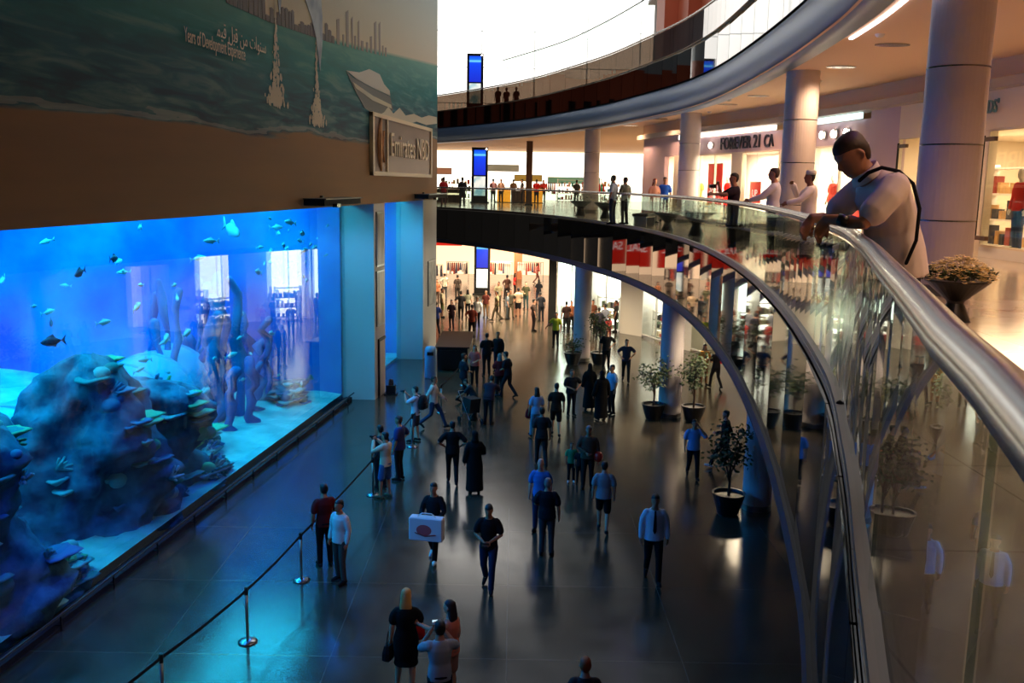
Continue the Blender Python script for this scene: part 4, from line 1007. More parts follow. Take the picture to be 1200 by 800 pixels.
# shop window dressing on the gallery
def wsign(x, y, z, w, h, s, label):
    dxx = (.23, -.973, 0); b = tag(empty('sale_poster', (x, y, z)), label, 'poster'); r = math.atan2(dxx[1], dxx[0])
    mb = MB(); mb.box((0, 0, h / 2), (w, .03, h), r); mb.build('sheet', m_red, b)
    mb = MB(); mb.box((0, 0, h + .015), (w + .04, .05, .03), r); mb.build('top_rail', m_steel2, b)
    mb = MB(); mb.tube([(0, 0, h), (0, 0, 9.38 - z)], .006, 5); mb.build('hanging_wire', m_steel2, b)
    nn = Vector(dxx).normalized().cross(Vector((0, 0, 1)))
    o = text('lettering', s, min(h * .5, w / len(s) * 1.5), M('white_letters', (245, 240, 235), .5, emis=(255, 250, 240), est=.8), Vector((x, y, z + h * .3)) + nn * .03, dxx, None, .005, 'CENTER', .9); o.parent = b; o.matrix_parent_inverse = Matrix.Translation(-Vector((x, y, z)))
wsign(8.0, 38.3, 7.3, 1.3, 1.6, 'SALE', 'large red SALE poster in the gallery shop window, partly behind the middle column')
wsign(8.85, 35.2, 7.45, .8, .75, 'UP', 'small red poster in the gallery shop window behind the man in the white shirt')
wsign(10.35, 28.9, 6.95, .7, 1.7, 'SALE', 'narrow red poster in the shop window behind the leaning man')
mb = MB(); mb.box((10.75, 24.9, 7.9), (.05, .9, .8)); tag(mb.build('notice_board', M('olive_board', (110, 100, 50), .6)), 'olive board inside the shop between the leaning man and nearest column', 'board')
mb = MB(); mb.box((0, 0, .45), (.5, 1.0, .9)); dk = tag(mb.build('display_stand', m_wood, loc=(10.85, 24.6, ZG)), 'display stand with a red cloth below the olive board', 'stand'); mb = MB(); mb.box((0, -.1, .95), (.4, .5, .1)); mb.build('red_cloth', m_redc, dk)
for n_, (x, y, z0, z1) in enumerate(((10.18, 21.0, 6.95, 9.2), (9.92, 25.0, 7.0, 9.2))):
    h_ = tag(empty('door_hardware', (x, y, z0)), ['dark door bar with brackets on the window right of the nearest column', 'dark door bar with brackets on the window left of the nearest column'][n_], 'door handle')
    mb = MB(); mb.box((0, 0, (z1 - z0) / 2), (.04, .05, z1 - z0)); mb.build('bar', m_matt, h_)
    for zz in (.05, z1 - z0 - .08): mb = MB(); mb.box((.03, -.22, zz), (.08, .5, .09)); mb.build('bracket', m_wood, h_)
shelf_unit(12.25, 23.4, ZG, math.radians(95), 2.2, 2.1, 'shelf of clothes inside the shop right of the nearest column', [(60, 60, 70), (150, 60, 50), (190, 150, 100)], 4, seed=31)
shelf_unit(12.9, 21.6, ZG, math.radians(95), 1.6, 2.1, 'second shelf inside the shop at the right edge of the view', [(60, 60, 70), (150, 60, 50), (190, 150, 100)], 4, seed=32)
ph = tag(empty('pushchair', (-1.35, 31.0, 0), .6), 'dark pushchair in front of the stooping person', 'pushchair')
mb = MB(); mb.rings([[(x, y, z) for x, y in ((-.2, -.25 + o_), (.2, -.25 + o_), (.2, .25 + o_), (-.2, .25 + o_))] for z, o_ in ((.4, 0), (.5, 0), (.9, -.08))]); mb.build('seat', cloth_dark if False else m_matt, ph)
mb = MB(); mb.tube([(-.22, -.35, .12), (-.22, .2, .75), (-.22, .45, 1.05), (.22, .45, 1.05), (.22, .2, .75), (.22, -.35, .12)], .014, 6); mb.tube([(-.22, .35, .12), (-.22, -.1, .6)], .012, 6); mb.tube([(.22, .35, .12), (.22, -.1, .6)], .012, 6); mb.build('frame', m_steel2, ph)
for sx in (-.24, .24):
    for sy in (-.35, .35): mb = MB(); mb.tube([(sx - .02, sy, .1), (sx + .02, sy, .1)], .1, 14, round_=False); mb.build('wheel', m_matt, ph)
lg2 = tag(empty('palm_ledge', (9.2, 60, 19.1)), 'small white ledge carrying the palm at the top edge', 'ledge'); mb = MB(); mb.box((0, 0, .1), (2.2, 3, .2)); mb.build('slab', m_white, lg2)
mb = MB(); mb.tube([(0, 0, .2), (0, 0, 11.7)], .04, 6); mb.build('hanger', m_white, lg2)


# ------------------------------------------------------------------ people
SKIN = {k: M('skin_' + k, c, .55) for k, c in dict(light=(206, 150, 122), tan=(170, 116, 86), brown=(122, 80, 58), dark=(80, 52, 40)).items()}
HAIR = {k: M('hair_' + k, c, .6) for k, c in dict(black=(18, 15, 14), brown=(58, 36, 24), blond=(196, 150, 84), grey=(130, 124, 118), red=(170, 84, 40), darkbrown=(36, 22, 16)).items()}
def cloth(c): return M('fabric_%d_%d_%d' % c, c, .85, spec=.2)
def remesh(o, vox, it=3):
    md = o.modifiers.new('remesh', 'REMESH'); md.mode = 'VOXEL'; md.voxel_size = vox; md.use_smooth_shade = True
    sm = o.modifiers.new('smooth', 'SMOOTH'); sm.factor = .5; sm.iterations = it


def spine(mb, rows, n=18, sx=0):
    """stacked ellipses bent in the sagittal plane: rows of (y, z, rx, ry)"""
    P = [Vector((0, r[0], r[1])) for r in rows]; rs = []
    for i, (p, r) in enumerate(zip(P, rows)):
        t = (P[min(i + 1, len(P) - 1)] - P[max(i - 1, 0)]).normalized(); b = Vector((1, 0, 0)); nn = t.cross(b)
        rs.append([p + Vector((sx, 0, 0)) + b * (r[2] * math.cos(2 * PI * j / n)) + nn * (-r[3] * math.sin(2 * PI * j / n)) for j in range(n)])
    a = rs[0]; c = rs[-1]
    mb.rings([r[::-1] for r in rs])


ARMS = dict(
    down=((.235, -.02, 1.14), (.245, .05, .90)), hips=((.36, -.10, 1.19), (.21, .06, 1.04)), camera=((.27, .20, 1.26), (.07, .33, 1.50)),
    ear=((.33, .13, 1.24), (.13, .10, 1.56)), front=((.25, .04, 1.15), (.06, .28, 1.08)), reach=((.24, .24, 1.30), (.17, .50, 1.30)),
    swf=((.23, .10, 1.15), (.22, .30, 1.0)), swb=((.24, -.14, 1.17), (.23, -.22, .95)), carry=((.25, .05, 1.14), (.20, .34, 1.06)),
    up=((.30, .18, 1.40), (.24, .36, 1.62)), side=((.34, .0, 1.2), (.46, .10, 1.0)), rest=((.25, .20, 1.20), (.22, .42, 1.13)))
LEGS = dict(
    stand=(((.10, .02, .50), (.11, -.02, .08), 0), ((.10, .02, .50), (.11, -.02, .08), 0)),
    walk=(((.10, .18, .52), (.10, .26, .09), .15), ((.10, -.02, .50), (.10, -.30, .15), -.5)),
    stride=(((.10, .24, .54), (.10, .40, .10), .3), ((.10, -.06, .50), (.10, -.42, .20), -.7)),
    ease=(((.12, .06, .50), (.15, .05, .08), 0), ((.10, .0, .50), (.10, -.05, .08), 0)))


def person(loc, face, label, top=(40, 40, 44), low=('trousers', (24, 24, 28)), skin='tan', hair='black', arms=('down', 'down'), legs='stand', h=1.75,
           sleeve='short', build=1.0, female=False, long_hair=False, lean=0, nod=0, turn=0, shoes=(20, 20, 22), cap=None, scarf=None, group=None, vox=None, robe=None,
           armx=None, legx=None, hunch=0):
    d = math.hypot(loc[0], loc[1]); vox = vox or (.012 if d < 23 else .015 if d < 36 else .02)
    k = h / 1.76; B = build
    ca, sa = math.cos(lean), math.sin(lean)
    def Lf(y, z):
        if z <= .95: return y, z
        yy = y * ca + (z - .95) * sa; zz = .95 + (z - .95) * ca - y * sa
        return yy, zz
    def Lv(p):
        y, z = Lf(p[1], p[2]); return Vector((p[0], y, z))
    sh = .170 if female else .188
    hipw = .175 if female else .160; wst = .125 if female else .142
    tor = [(0, .84, hipw * .8, .10), (-.01, .93, hipw, .125), (0, 1.03, wst * 1.06, .112 * B), (.005, 1.13, wst, .108 * B), (.0, 1.25, sh * .86, .122), (-.01, 1.36, sh * .92, .118), (-.015, 1.43, sh * .72, .09), (-.005, 1.475, .075, .07), (.012, 1.54, .056, .06), (.02, 1.60, .054, .06)]
    def hunchy(y, z): return y - hunch * max(0, math.sin(max(0, min(1, (z - 1.0) / .5)) * PI))
    T = [(*Lf(hunchy(y, z), z), rx * (B if i < 7 else 1), ry) for i, (y, z, rx, ry) in enumerate(tor)]
    # ---- body (one continuous surface)
    mb = MB(); spine(mb, T)
    nb = Lv((0, .012, 1.55))
    Rh = Matrix.Rotation(turn, 3, 'Z') @ Matrix.Rotation(-(lean * .75 + nod), 3, 'X')
    def H(x, y, z): return nb + Rh @ Vector((x, y - .012, z - 1.55))
    def headrows(rows, inf=0, n=18):
        rs = []
        for y, z, rx, ry in rows: rs.append([H((rx + inf) * math.cos(2 * PI * j / n), y + (ry + inf) * math.sin(2 * PI * j / n), z) for j in range(n)])
        return rs
    HD = [(.035, 1.525, .02, .03), (.055, 1.535, .036, .045), (.042, 1.56, .054, .070), (.025, 1.60, .067, .088), (.016, 1.65, .074, .098), (.012, 1.695, .074, .098), (.006, 1.735, .06, .082), (.004, 1.758, .03, .045)]
    mb.rings(headrows(HD))
    mb.tube([H(0, .105, 1.665), H(0, .126, 1.632), H(0, .118, 1.618)], [.010, .015, .013], 8)
    mb.tube([H(-.022, .104, 1.585), H(0, .112, 1.587), H(.022, .104, 1.585)], .009, 6)
    mb.tube([H(-.04, .094, 1.682), H(0, .106, 1.678), H(.04, .094, 1.682)], .010, 6)
    for s in (-1, 1): mb.tube([H(s * .074, .008, 1.665), H(s * .082, -.006, 1.64), H(s * .074, .006, 1.62)], .013, 6)
    arm_j = []
    for s, a in zip((-1, 1), arms):
        S_ = Lv((s * sh * .98 * (.5 + .5 * B), hunchy(-.01, 1.3) if hunch else -.01, 1.405))
        if armx and armx.get(s): E_, W_ = [Vector(q) for q in armx[s]]
        else:
            e, w = ARMS[a]; E_ = Lv((s * e[0] * (.4 + .6 * B), e[1], e[2])); W_ = Lv((s * w[0] * (.4 + .6 * B if a in ('down', 'swf', 'swb') else 1), w[1], w[2]))
            if female: E_.x *= .93
        arm_j.append((S_, E_, W_))
        mb.tube([S_ + Vector((-s * .03, 0, -.01)), S_ + (E_ - S_) * .15, S_.lerp(E_, .5), E_, E_.lerp(W_, .35), W_], [.052, .052, .047, .040, .041, .027], 10)
        dr = (W_ - E_).normalized(); side = dr.cross(Vector((s * 1.0, .2, .3))).normalized(); up_ = side.cross(dr).normalized()
        hd = (armx or {}).get('hand%d' % s)
        if hd: dr = Vector(hd).normalized(); side = dr.cross(Vector((1, .1, .2))).normalized(); up_ = side.cross(dr).normalized()
        pc = W_ + dr * .055
        mb.tube([W_, W_ + dr * .03, pc, W_ + dr * .085], [.026, .033, .038, .034], 10, sq=.5)
        for q in range(4):      # four fingers with a knuckle bend and a thumb on the side of the palm
            o_ = side * (.030 - q * .020); L_ = (.070, .080, .074, .058)[q]; b0 = W_ + dr * .08 + o_
            cur = up_ * (-.018 - .006 * q) * (2.2 if a in ('camera', 'front', 'ear', 'carry') else 1)
            mb.tube([b0, b0 + dr * L_ * .5 + cur * .3, b0 + dr * L_ * .85 + cur * 1.3], [.0095, .009, .0075], 6)
        tb = W_ + dr * .03 + side * .03
        mb.tube([tb, tb + dr * .03 + side * .022, tb + dr * .062 + side * .026 + up_ * -.01], [.012, .011, .009], 6)
    LG = legx or LEGS[legs]; leg_j = []
    for s, (kn, an, pt) in zip((-1, 1), LG):
        Hp = Vector((s * .092, 0, .90)); K_ = Vector((s * kn[0], kn[1], kn[2])); A_ = Vector((s * an[0], an[1], an[2])); leg_j.append((Hp, K_, A_, pt, s))
        mb.tube([Hp, Hp.lerp(K_, .5), K_, K_.lerp(A_, .3), K_.lerp(A_, .7), A_], [.088, .076, .054, .056, .042, .036], 10)
        ft = Vector((s * .02, .14 * math.cos(pt), .14 * math.sin(pt) - .03)); mb.tube([A_ + Vector((0, -.04, -.035)), A_ + Vector((0, .03, -.02)), A_ + ft], [.034, .036, .026], 8)
    body = mb; body.v = [(x * k, y * k, z * k) for x, y, z in body.v]
    root = body.build('person', SKIN[skin]); remesh(root, vox)
    root.location = loc; root.rotation_euler = (0, 0, math.radians(face)); tag(root, label, 'person', group)
    def child(mb, nm, mat, vx=None, it=3):
        mb.v = [(x * k, y * k, z * k) for x, y, z in mb.v]; o = mb.build(nm, mat, root, smooth=True)
        if vx: remesh(o, vx, it)
        return o
    g = .014 if not robe else .02
    # ---- top garment
    cv = max(vox * 1.15, .014)
    if robe:
        hem = .10 if robe != 'dress' else .52; cc = cloth(top); fl = .25 if robe == 'abaya' else .2
        rows = [(0, hem, fl, fl * .85), (0, .4 if hem < .4 else .6, fl * .93, fl * .75), (0, .75, .2 * B, .165), (0, .95, hipw + .03, .15)] + [(a, b_, c + g + .01, d_ + g + .01) for a, b_, c, d_ in T[3:8]]
        mb = MB(); spine(mb, rows)
        if legs in ('walk', 'stride') and hem < .4:
            mb.tube([(0, .1, .8), (.08, .22, .45), (.08, .30, .14)], [.14, .13, .12], 10); mb.tube([(0, 0, .8), (-.08, -.12, .45), (-.08, -.28, .14)], [.14, .13, .12], 10)
        for (S_, E_, W_), s in zip(arm_j, (-1, 1)):
            wd = .075 if robe == 'abaya' else .06
            if sleeve != 'none': mb.tube([S_ + Vector((-s * .04, 0, -.01)), S_.lerp(E_, .5), E_, E_.lerp(W_, .9)] if sleeve == 'long' else [S_ + Vector((-s * .04, 0, -.01)), S_.lerp(E_, .3), S_.lerp(E_, .6)], [.088, wd + .012, wd, wd + .01] if sleeve == 'long' else .082, 10)
        child(mb, {'abaya': 'abaya', 'kandura': 'robe', 'dress': 'dress'}[robe], cc, cv)
    else:
        hemz = .86; rows = [(0, hemz, hipw * B + g + .012, .125 * max(1, B) + g + .006)] + [(a, b_, c + g, d_ + g) for a, b_, c, d_ in T[2:8]]
        rows[1] = (rows[1][0], rows[1][1], max(rows[1][2], hipw * B + g), rows[1][3] + .008)
        mb = MB(); spine(mb, rows)
        for (S_, E_, W_), s in zip(arm_j, (-1, 1)):
            if sleeve == 'long': mb.tube([S_ + Vector((-s * .04, 0, -.01)), S_.lerp(E_, .5), E_, E_.lerp(W_, .5), E_.lerp(W_, .93)], [.082, .07, .06, .055, .046], 10)
            elif sleeve == 'short': mb.tube([S_ + Vector((-s * .04, 0, -.01)), S_.lerp(E_, .35), S_.lerp(E_, .72)], [.084 * (.6 + .4 * B), .074 * (.5 + .5 * B), .074 * (.5 + .5 * B)], 10)
        child(mb, 'shirt', cloth(top), cv)
    # ---- lower garment
    ty, lc = low
    if ty in ('trousers', 'shorts') and robe != 'abaya' and robe != 'kandura' and robe != 'dress':
        mb = MB(); spine(mb, [(0, .84, hipw * .86, .11), (-.01, .93, hipw * B + .008, .136), (0, 1.0, wst * B * 1.04 + .012, .124)])
        for Hp, K_, A_, pt, s in leg_j:
            if ty == 'trousers': mb.tube([Hp, Hp.lerp(K_, .5), K_, K_.lerp(A_, .5), K_.lerp(A_, .96)], [.102, .09, .070, .064, .060], 10)
            else: mb.tube([Hp, Hp.lerp(K_, .5), Hp.lerp(K_, .88)], [.102, .096, .094], 10)
        child(mb, ty, cloth(lc), cv)
    elif ty == 'skirt' and not robe:
        mb = MB(); spine(mb, [(0, .50, .2, .17), (0, .7, .19, .15), (-.01, .93, hipw + .012, .137), (0, 1.02, wst + .012, .12)]); child(mb, 'skirt', cloth(lc), cv)
    # ---- shoes
    for Hp, K_, A_, pt, s in leg_j:
        mb = MB(); ft = Vector((s * .025, .165 * math.cos(pt), .165 * math.sin(pt) - .042)); o_ = Vector((0, 0, 0))
        mb.tube([A_ + Vector((0, -.055, -.038)), A_ + Vector((0, .0, -.02)), A_ + Vector((s * .01, .07 * math.cos(pt), -.028 + .07 * math.sin(pt))), A_ + ft], [.04, .048, .044, .032], 10)
        zmin = min(v[2] for v in mb.v); base = 0 if pt <= .01 and pt >= -.01 else None
        if base is not None: mb.v = [(x, y, max(z, .0)) for x, y, z in mb.v]
        child(mb, 'shoe', cloth(shoes))
    # ---- hair and headwear
    if scarf:
        mb = MB(); mb.rings(headrows([(-.03, 1.47, .12, .11), (-.02, 1.54, .09, .10), (-.012, 1.60, .084, .10), (-.008, 1.66, .088, .108), (-.004, 1.72, .084, .104), (-.002, 1.765, .05, .065), (-.002, 1.782, .01, .02)])); child(mb, 'headscarf', cloth(scarf), None)
    else:
        if hair:
            rr = [(-.034, 1.565, .045, .028), (-.036, 1.60, .068, .042), (-.034, 1.64, .081, .057), (-.018, 1.68, .0825, .074), (.006, 1.706, .0810, .102), (.004, 1.735, .071, .092), (.003, 1.762, .045, .062), (.002, 1.772, .012, .02)]
            mb = MB(); mb.rings(headrows(rr))
            if long_hair: mb.rings(headrows([(-.06, 1.34, .075, .028), (-.066, 1.42, .10, .042), (-.05, 1.52, .098, .066), (-.03, 1.60, .085, .078), (-.02, 1.68, .08, .08)]))
            child(mb, 'hair', HAIR[hair], .012 if d < 23 else .018)
        if cap:
            mb = MB(); mb.rings(headrows([(-.004, 1.70, .086, .106), (-.004, 1.73, .086, .106), (-.004, 1.775, .08, .098), (-.004, 1.79, .06, .08), (-.004, 1.794, .01, .01)])); child(mb, 'cap', cloth(cap))
    root['_k'] = k
    root['_w'] = [tuple(a[2] * k) for a in arm_j].__repr__()
    return root
def drop_helpers():
    for o in bpy.data.objects:
        for q in ('_k', '_w'):
            if q in o: del o[q]
def spot(u, v, z=0.0):
    """where the sight line through the photo's point meets a floor at height z"""
    D = FW + RT * ((u - 600) / FPX) - UP * ((v - 400) / FPX); t = (z - EYE) / D.z
    return (D.x * t, D.y * t, z)
def hand(p, s):   # world position of a wrist
    w = Vector(eval(p['_w'])[0 if s < 0 else 1]); return Matrix.Rotation(p.rotation_euler.z, 3, 'Z') @ w + Vector(p.location)
def fwd(p): a = p.rotation_euler.z; return Vector((-math.sin(a), math.cos(a), 0))

# face: degrees turned from looking away from the camera (0 = away, 180 = towards, 90 = left, -90 = right)
# --- nearest on the ground floor
a = person(spot(476, 812), 0, 'blond woman in a black dress seen from behind at the bottom edge of the view', (14, 14, 16), skin='light', hair='blond', long_hair=True, female=True, robe='dress', sleeve='short', arms=('down', 'front'), legs='ease')
def bag(loc, rz, col, label, w=.34, h=.24, d=.12, strap=.3):
    b = tag(empty('handbag', loc, rz), label, 'bag')
    mb = MB(); mb.rings([[Vector((x * w / 2 * q, y * d / 2 * q, zz)) for x, y in ((-1, -1), (0, -1.25), (1, -1), (1.08, 0), (1, 1), (0, 1.25), (-1, 1), (-1.08, 0))] for q, zz in ((.7, -h), (1, -h * .85), (.95, -h * .4), (.7, 0))]); mb.build('bag_body', cloth(col), b)
    mb = MB(); mb.tube([(w * .3 * math.cos(t), 0, -.01 + strap * math.sin(t)) for t in [PI * i / 10 for i in range(11)]], .01, 6); mb.build('strap', cloth(col), b)
    return b
p = hand(a, 1); bag((p.x + .02, p.y + .02, p.z - .02), .5, (190, 24, 30), 'red handbag on the right arm of the blond woman in black', .36, .3, .14, .16)
p = hand(a, -1); bag((p.x - .03, p.y, p.z - .08), 1.3, (22, 22, 26), 'small black handbag at the left side of the blond woman in black', .3, .26, .12, .22)
def phone(loc, rz, label, glow=False, tilt=0):
    f = tag(empty('phone', loc, rz), label, 'phone'); f.rotation_euler.x = tilt
    mb = MB(); mb.box((0, 0, 0), (.15, .014, .08)); mb.build('case', m_black, f); mb = MB(); mb.box((0, -.009, 0), (.13, .004, .068)); mb.build('screen', M('phone_screen', (200, 230, 240), .3, emis=(190, 225, 240), est=1.2) if glow else m_fascia, f); return f
def camera_thing(p, label, phone_=False, glow=False):
    w = (hand(p, -1) + hand(p, 1)) / 2; q = w + fwd(p) * .05 + Vector((0, 0, .07))
    if phone_: return phone(q, p.rotation_euler.z, label, glow)
    c = tag(empty('camera', q, p.rotation_euler.z), label, 'camera'); mb = MB(); mb.box((0, 0, 0), (.13, .06, .09)); mb.build('body', m_black, c); mb = MB(); mb.tube([(0, .03, 0), (0, .11, 0)], .035, 10, round_=False); mb.build('lens', m_black, c); return c
b = person(spot(515, 858), 12, 'man in a pale grey T-shirt at the bottom edge taking a picture', (150, 156, 166), ('trousers', (24, 26, 32)), hair='black', arms=('camera', 'camera'), skin='tan')
camera_thing(b, 'glowing phone held up by the man in the pale grey T-shirt', True, True)
person(spot(527, 822), 60, 'woman in a peach top beside the man photographing at the bottom edge', (214, 120, 92), ('shorts', (180, 130, 110)), skin='light', hair='darkbrown', female=True, long_hair=True, arms=('reach', 'down'), sleeve='none', h=1.68)
person(spot(682, 905), 0, 'red haired person whose head just shows at the bottom edge', (60, 50, 50), ('trousers', (30, 30, 34)), skin='light', hair='red', h=1.7)
c = person(spot(572, 690), 172, 'man in a black shirt and blue jeans walking towards us looking at his phone', (22, 18, 20), ('trousers', (34, 44, 72)), hair='black', arms=('front', 'front'), nod=.3, sleeve='short', legs='walk', h=1.78)
phone(tuple((hand(c, -1) + hand(c, 1)) / 2 + fwd(c) * .09), c.rotation_euler.z + PI, 'dark phone held by the man in the black shirt', False, .9)
t_ = person(spot(764, 680), 176, 'man in a white dress shirt and dark tie walking towards us', (206, 216, 226), ('trousers', (16, 16, 20)), hair='darkbrown', arms=('down', 'down'), sleeve='long', legs='walk', h=1.84, skin='tan', build=1.08)
mb = MB(); mb.rings([[(x * w + 0, y, z) for x, y, z in ((-1, yy, zz), (1, yy, zz), (1, yy - .01, zz), (-1, yy - .01, zz))] for w, yy, zz in ((.018, .115, 1.535), (.022, .155, 1.46), (.03, .168, 1.3), (.036, .155, 1.12), (.01, .152, 1.06))]); mb.build('tie', cloth((30, 22, 30)), t_)
g_ = person(spot(706, 623), -8, 'man in a grey T-shirt and black shorts seen from behind', (140, 146, 152), ('shorts', (16, 16, 18)), hair='darkbrown', arms=('down', 'down'), legs='walk', skin='light', h=1.70, build=1.1, shoes=(40, 40, 44))
k_ = person(spot(508, 656), 168, 'person in a dark jacket and blue shirt carrying a big white box', (20, 22, 28), ('trousers', (18, 18, 22)), hair='black', arms=('carry', 'carry'), sleeve='long', legs='walk', shoes=(220, 220, 220), h=1.72)
w = (hand(k_, -1) + hand(k_, 1)) / 2 + fwd(k_) * .16
bx = tag(empty('carton', (w.x, w.y, w.z - .14), k_.rotation_euler.z), 'big white carton with red print carried by the person in the dark jacket', 'box')
mb = MB(); mb.box((0, 0, 0), (.72, .22, .5)); o = mb.build('box_body', M('white_card', (214, 212, 216), .6), bx); md = o.modifiers.new('b', 'BEVEL'); md.width = .02
mb = MB(); mb.ball((.03, .112, -.01), .15, 12, 8, (1.1, .04, .8)); mb.tube([(.2, .114, -.08), (0, .114, -.14), (-.2, .114, -.1)], .035, 6, sq=.2); mb.build('red_print', M('pink_red_print', (200, 90, 90), .6), bx)
mb = MB(); mb.tube([(-.2, 0, .25), (-.1, 0, .32), (.1, 0, .32), (.2, 0, .25)], .012, 6); mb.build('handle', m_white, bx)
person(spot(381, 662), 28, 'man in a dark red shirt and black trousers facing the aquarium at the rope', (96, 24, 26), ('trousers', (16, 16, 20)), hair='black', arms=('down', 'front'), h=1.78)
person(spot(399, 681), 145, 'man in a white shirt and grey trousers standing at the rope', (206, 204, 200), ('trousers', (78, 72, 66)), hair='black', arms=('down', 'down'), sleeve='long', h=1.72, legs='ease')
q_ = person(spot(452, 583), 60, 'man in a cream zip jacket and blue shorts photographing the aquarium', (206, 190, 160), ('shorts', (60, 100, 150)), hair='black', arms=('camera', 'camera'), sleeve='long', h=1.74, legs='ease', shoes=(90, 80, 60))
camera_thing(q_, 'small camera held by the man in the cream jacket')
q_ = person(spot(446, 572), 40, 'dark haired person half hidden behind the man in the cream jacket', (50, 56, 60), ('trousers', (26, 28, 34)), hair='black', arms=('down', 'front'), h=1.72)
person(spot(468, 562), 75, 'stout man in a violet blue shirt watching the aquarium with a hand on his hip', (52, 60, 110), ('trousers', (26, 26, 32)), hair='brown', arms=('down', 'hips'), h=1.78, build=1.2)
q_ = person(spot(487, 517), 75, 'tourist in a white T-shirt with backpack taking a picture near the rope', (196, 200, 206), ('shorts', (60, 70, 88)), hair='black', arms=('camera', 'camera'), h=1.76, skin='light', legs='ease')
camera_thing(q_, 'small camera raised by the tourist with the backpack')
def backpack(p, col, label):
    v = fwd(p); r = tag(empty('backpack', tuple(Vector(p.location) - v * .24 + Vector((0, 0, 1.05))), p.rotation_euler.z), label, 'backpack')
    mb = MB(); mb.rings([[Vector((x * .15 * q, y * .09 * q, z)) for x, y in ((-1, -1), (1, -1), (1.1, 0), (1, 1), (-1, 1), (-1.1, 0))] for q, z in ((.7, 0), (1, .05), (1, .3), (.75, .42), (.2, .45))]); mb.build('pack_body', cloth(col), r, True)
    mb = MB(); mb.box((0, -.11, .13), (.2, .05, .18)); mb.build('pocket', cloth(col), r)
    for s in (-1, 1): mb = MB(); mb.tube([(s * .1, .08, .40), (s * .12, .15, .45), (s * .12, .22, .44)], .014, 6); mb.build('strap', cloth(col), r)
backpack(q_, (30, 28, 30), 'dark backpack worn by the tourist in the white T-shirt')
person(spot(508, 502), -100, 'man in a white shirt and jeans walking right, just left of the rope post', (200, 190, 176), ('trousers', (44, 58, 84)), hair='black', arms=('swf', 'swb'), sleeve='long', legs='stride', h=1.76)
person(spot(530, 567), 5, 'man all in black seen from behind walking away in the open floor', (16, 16, 18), ('trousers', (14, 14, 17)), hair='black', arms=('hips', 'hips'), legs='walk', h=1.74, build=1.1)
person(spot(556, 578), 8, 'woman in a black abaya walking away carrying a small child', (10, 10, 12), robe='abaya', scarf=(10, 10, 12), sleeve='long', arms=('down', 'carry'), legs='stand', female=True, h=1.68, build=1.15)
person(spot(543, 470), -60, 'man in dark clothes standing sideways at the far end of the rope', (30, 26, 36), ('trousers', (22, 20, 28)), hair='black', arms=('down', 'front'), legs='walk', h=1.8)
person(spot(556, 452), 170, 'woman in a red and white top and black trousers in the middle crowd', (196, 90, 84), ('trousers', (18, 18, 20)), hair='brown', arms=('front', 'down'), female=True, h=1.66, long_hair=True, skin='light')
person(spot(570, 440), 15, 'tall man in black with a rucksack at the front of the middle crowd', (20, 20, 24), ('trousers', (20, 20, 24)), hair='black', arms=('down', 'front'), h=1.82, build=1.1)
person(spot(583, 436), 165, 'person in a dark jacket over a white shirt in the middle crowd', (26, 28, 34), ('trousers', (40, 50, 70)), hair='black', arms=('down', 'down'), sleeve='long', h=1.76)
person(spot(585, 464), 20, 'woman in a dark red top with grey scarf among the middle crowd', (120, 30, 36), ('trousers', (24, 24, 28)), scarf=(90, 110, 120), female=True, arms=('front', 'front'), h=1.64, build=1.15)
person(spot(595, 466), 60, 'man in dark navy leaning into the middle crowd', (28, 28, 38), ('trousers', (24, 24, 32)), hair='black', arms=('front', 'down'), lean=.15, h=1.78, legs='walk')
person(spot(572, 497), -20, 'stooping person in dark purple over a pushchair', (52, 36, 48), ('trousers', (26, 24, 28)), hair='black', arms=('reach', 'reach'), lean=.5, h=1.7, build=1.15)
person(spot(556, 492), 80, 'crouched dark figure in teal beside the pushchair', (22, 46, 54), ('trousers', (20, 22, 26)), hair='black', arms=('reach', 'front'), lean=.55, h=1.5)
person(spot(628, 514), 15, 'dark haired woman in a pale blue shirt with a red bag seen from behind', (150, 170, 200), ('trousers', (120, 150, 170)), hair='black', long_hair=True, female=True, arms=('down', 'down'), legs='walk', h=1.68)
p = spot(621, 512); bag((p[0], p[1] - .1, .95), .3, (120, 20, 36), 'dark red shoulder bag of the woman in the pale blue shirt', .32, .3, .12, .35)
person(spot(634, 547), 5, 'man in dark grey clothes walking away behind the woman in pale blue', (48, 46, 46), ('trousers', (34, 34, 38)), hair='black', arms=('down', 'down'), legs='walk', h=1.76)
person(spot(651, 511), 0, 'person in a brown T-shirt and short dark skirt walking away', (56, 40, 30), ('shorts', (34, 26, 22)), hair='black', arms=('down', 'down'), legs='walk', h=1.75, skin='light')
person(spot(669, 487), 200, 'person in a dark top with pale waist bag near the dark planter', (22, 26, 32), ('trousers', (20, 22, 28)), hair='black', arms=('hips', 'front'), h=1.66, build=1.25)
person(spot(690, 480), 0, 'woman in a black abaya farther left of the veiled pair', (9, 9, 11), robe='abaya', scarf=(9, 9, 11), sleeve='long', female=True, h=1.7)
person(spot(704, 492), 20, 'larger woman in a black abaya talking to the man in the light blue shirt', (9, 9, 11), robe='abaya', scarf=(9, 9, 11), sleeve='long', female=True, h=1.74, build=1.2)
person(spot(716, 485), 120, 'man in a light blue shirt and black trousers facing the veiled women', (150, 180, 214), ('trousers', (18, 18, 22)), hair='black', arms=('down', 'front'), h=1.78)
person(spot(710, 433), 180, 'bald man in a black T-shirt standing by the far column', (20, 20, 24), ('trousers', (22, 22, 26)), hair=None, skin='tan', arms=('hips', 'down'), h=1.78, build=1.1)
person(spot(733, 447), 175, 'man in a navy polo shirt with hands on hips facing us', (40, 46, 70), ('trousers', (18, 18, 22)), hair='brown', skin='light', arms=('hips', 'hips'), h=1.78, legs='walk')
